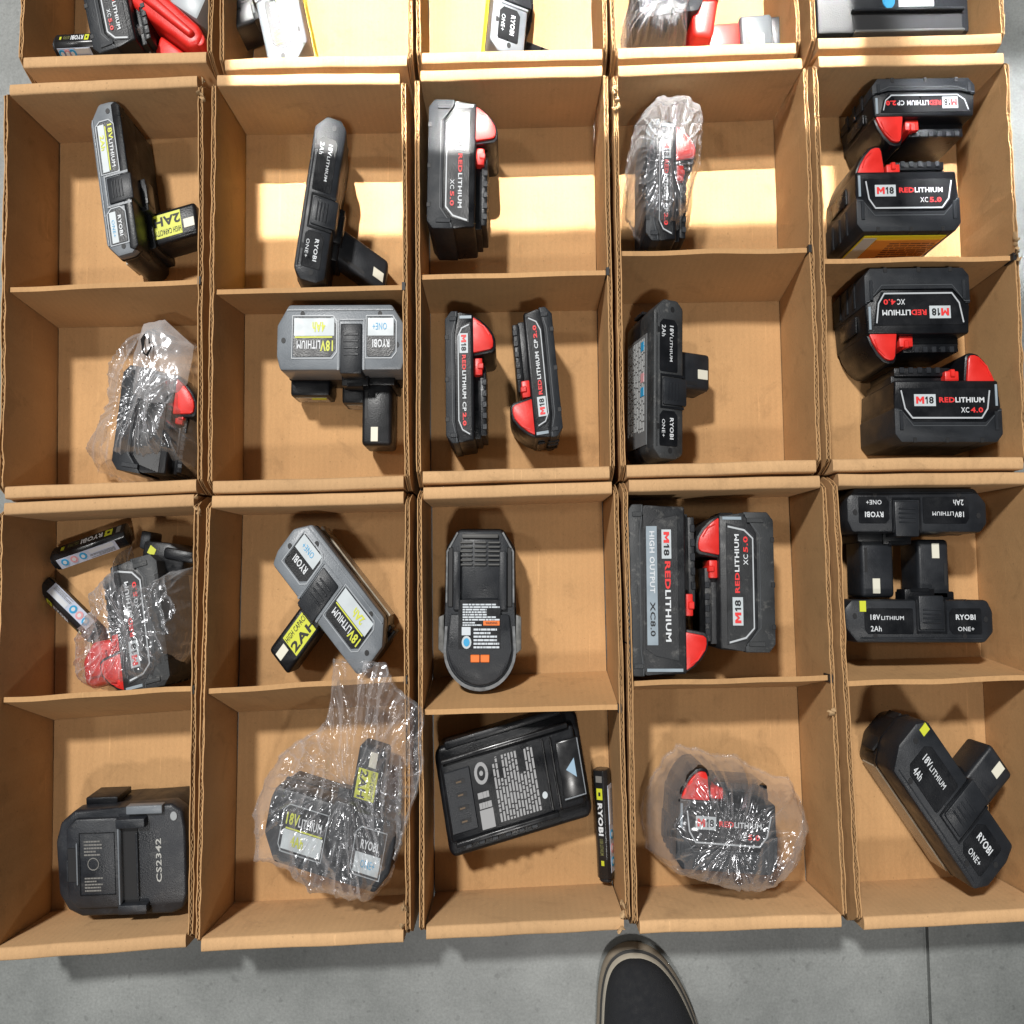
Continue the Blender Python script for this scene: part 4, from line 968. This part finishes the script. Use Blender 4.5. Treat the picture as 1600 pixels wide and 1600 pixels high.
def spill_edge(x, y):
    return 0.088 if (y > -0.560 or x > 0.458) else 0.030+0.058*max(0.0, (y+0.60)/0.04 if y > -0.60 else 0.0)
bag('large clear bubble bag lying open over the divider, dark battery inside',
    [(0.287, -0.629), (0.297, -0.605), (0.332, -0.574), (0.385, -0.547), (0.391, -0.496), (0.446, -0.501), (0.458, -0.52), (0.486, -0.536), (0.487, -0.584), (0.466, -0.637), (0.442, -0.690), (0.424, -0.701), (0.399, -0.702), (0.357, -0.694), (0.328, -0.678), (0.292, -0.668)],
    0.082, (0.408, -0.600), BUBBLE, 15.0, power=12, amp=0.0070, zmap=spill, zbmap=spill_edge, fold=84)
bag('clear bag wrapped round a thick battery, loose end at the tray wall',
    [(0.779, -0.578), (0.804, -0.581), (0.824, -0.587), (0.848, -0.587), (0.865, -0.596), (0.895, -0.605), (0.908, -0.605), (0.922, -0.625), (0.929, -0.641), (0.925, -0.653), (0.909, -0.679), (0.884, -0.690), (0.864, -0.697), (0.828, -0.695), (0.799, -0.689), (0.765, -0.681), (0.742, -0.666), (0.736, -0.635), (0.745, -0.613), (0.761, -0.591)],
    0.0815, (0.824, -0.642), FILM, 19.0, zb=0.014, power=7, amp=0.0055, fold=60)

bag('crumpled clear bag around the short battery beside the red post',
    [(0.717, 0.046), (0.722, 0.088), (0.735, 0.115), (0.772, 0.120), (0.802, 0.110), (0.800, 0.080), (0.796, 0.046), (0.76, 0.042)],
    0.0855, (0.76, 0.080), FILM, 23.0, zb=0.030, power=8, amp=0.0060, fold=60)
bag('crumpled pale plastic scrap tucked under the red tool',
    [(0.119, 0.047), (0.112, 0.066), (0.122, 0.082), (0.140, 0.072), (0.152, 0.060), (0.147, 0.044)],
    0.062, (0.132, 0.060), MILKY, 27.0, zb=0.030, power=4, amp=0.0080, fold=40)

# ------------------------------------------------------------------ shoe
t = thing('shoe', 'black canvas shoe with tan rubber sole on the concrete floor', 'shoe', (0.745, -0.86, 0))
so = [(0.680, -0.860), (0.683, -0.818), (0.685, -0.786), (0.6925, -0.765), (0.706, -0.7545), (0.723, -0.751), (0.742, -0.753), (0.760, -0.761), (0.779, -0.780), (0.793, -0.802), (0.802, -0.822), (0.806, -0.850), (0.798, -0.90), (0.787, -0.96), (0.780, -1.01), (0.765, -1.04), (0.740, -1.05), (0.715, -1.04), (0.700, -1.00), (0.694, -0.94), (0.684, -0.89)]
so = [(x-0.745, y+0.86) for x, y in so]
def sm(poly, it=2):
    for _ in range(it):
        o_ = []
        for i in range(len(poly)):
            a, b = poly[i], poly[(i+1) % len(poly)]
            o_ += [lerp(a, b, 0.25), lerp(a, b, 0.75)]
        poly = o_
    return poly
so = sm(so)
def inset(poly, d):
    n = len(poly); o_ = []
    for i in range(n):
        a = Vector(poly[i-1]); b = Vector(poly[(i+1) % n]); tt = (b-a).normalized(); nn = Vector((-tt.y, tt.x))
        o_.append((poly[i][0]+nn.x*d, poly[i][1]+nn.y*d))
    return o_
sgn = 1 if sum(so[i][0]*so[(i+1) % len(so)][1]-so[(i+1) % len(so)][0]*so[i][1] for i in range(len(so))) > 0 else -1
def loft(rings):
    bm = bmesh.new(); prev = None
    for poly, z in rings:
        zf = z if callable(z) else (lambda x, y, z=z: z)
        row = [bm.verts.new((x, y, zf(x, y))) for x, y in poly]
        if prev:
            for i in range(len(row)): bm.faces.new((prev[i], prev[(i+1) % len(row)], row[(i+1) % len(row)], row[i]))
        else: bm.faces.new(row)
        prev = row
    bm.faces.new(prev); return bm
S_ = lambda d: inset(so, sgn*d)
part('outsole', t, loft([(S_(0.003), 0.0005), (so, 0.004), (so, 0.013), (S_(0.0015), 0.0165)]), SOLE)
part('sole_stripe', t, loft([(S_(0.0012), 0.0160), (S_(0.0040), 0.0190)]), SOLEDK)
part('foxing', t, loft([(S_(0.0038), 0.0185), (S_(0.0042), 0.0225), (S_(0.0054), 0.0252)]), mat('pale_rubber', (0.42, 0.38, 0.31), 0.55, 0.1, 60))
si = S_(0.0056)
def span(y):
    xs = []
    for k in range(len(si)):
        a, b = si[k], si[(k+1) % len(si)]
        if (a[1]-y)*(b[1]-y) < 0: xs.append(a[0]+(b[0]-a[0])*(y-a[1])/(b[1]-a[1]))
    return (min(xs), max(xs)) if len(xs) > 1 else None
ytop = max(p[1] for p in si)-0.0003; ybot = min(p[1] for p in si)+0.0003
bm = bmesh.new(); prev = None; ny, nx = 60, 28
for j in range(ny+1):
    y = ytop-(ytop-ybot)*(1-math.cos(math.pi*j/ny))/2
    sp_ = span(max(min(y, ytop-0.0001), ybot+0.0001)); dist = ytop-y
    xl, xr = sp_
    hgt = 0.030*min(1.0, (dist/0.05)**0.45 if dist > 0 else 0)+0.050*max(0.0, min(1.0, (dist-0.05)/0.16))
    row = []
    for k in range(nx+1):
        u = (1-math.cos(math.pi*k/nx))/2
        row.append(bm.verts.new((xl+(xr-xl)*u, y, 0.0245+hgt*(max(0.0, 1-(2*u-1)**2))**0.38)))
    if prev:
        for k in range(nx): bm.faces.new((prev[k], prev[k+1], row[k+1], row[k]))
    prev = row
part('upper', t, bm, CANVAS, ang=60)
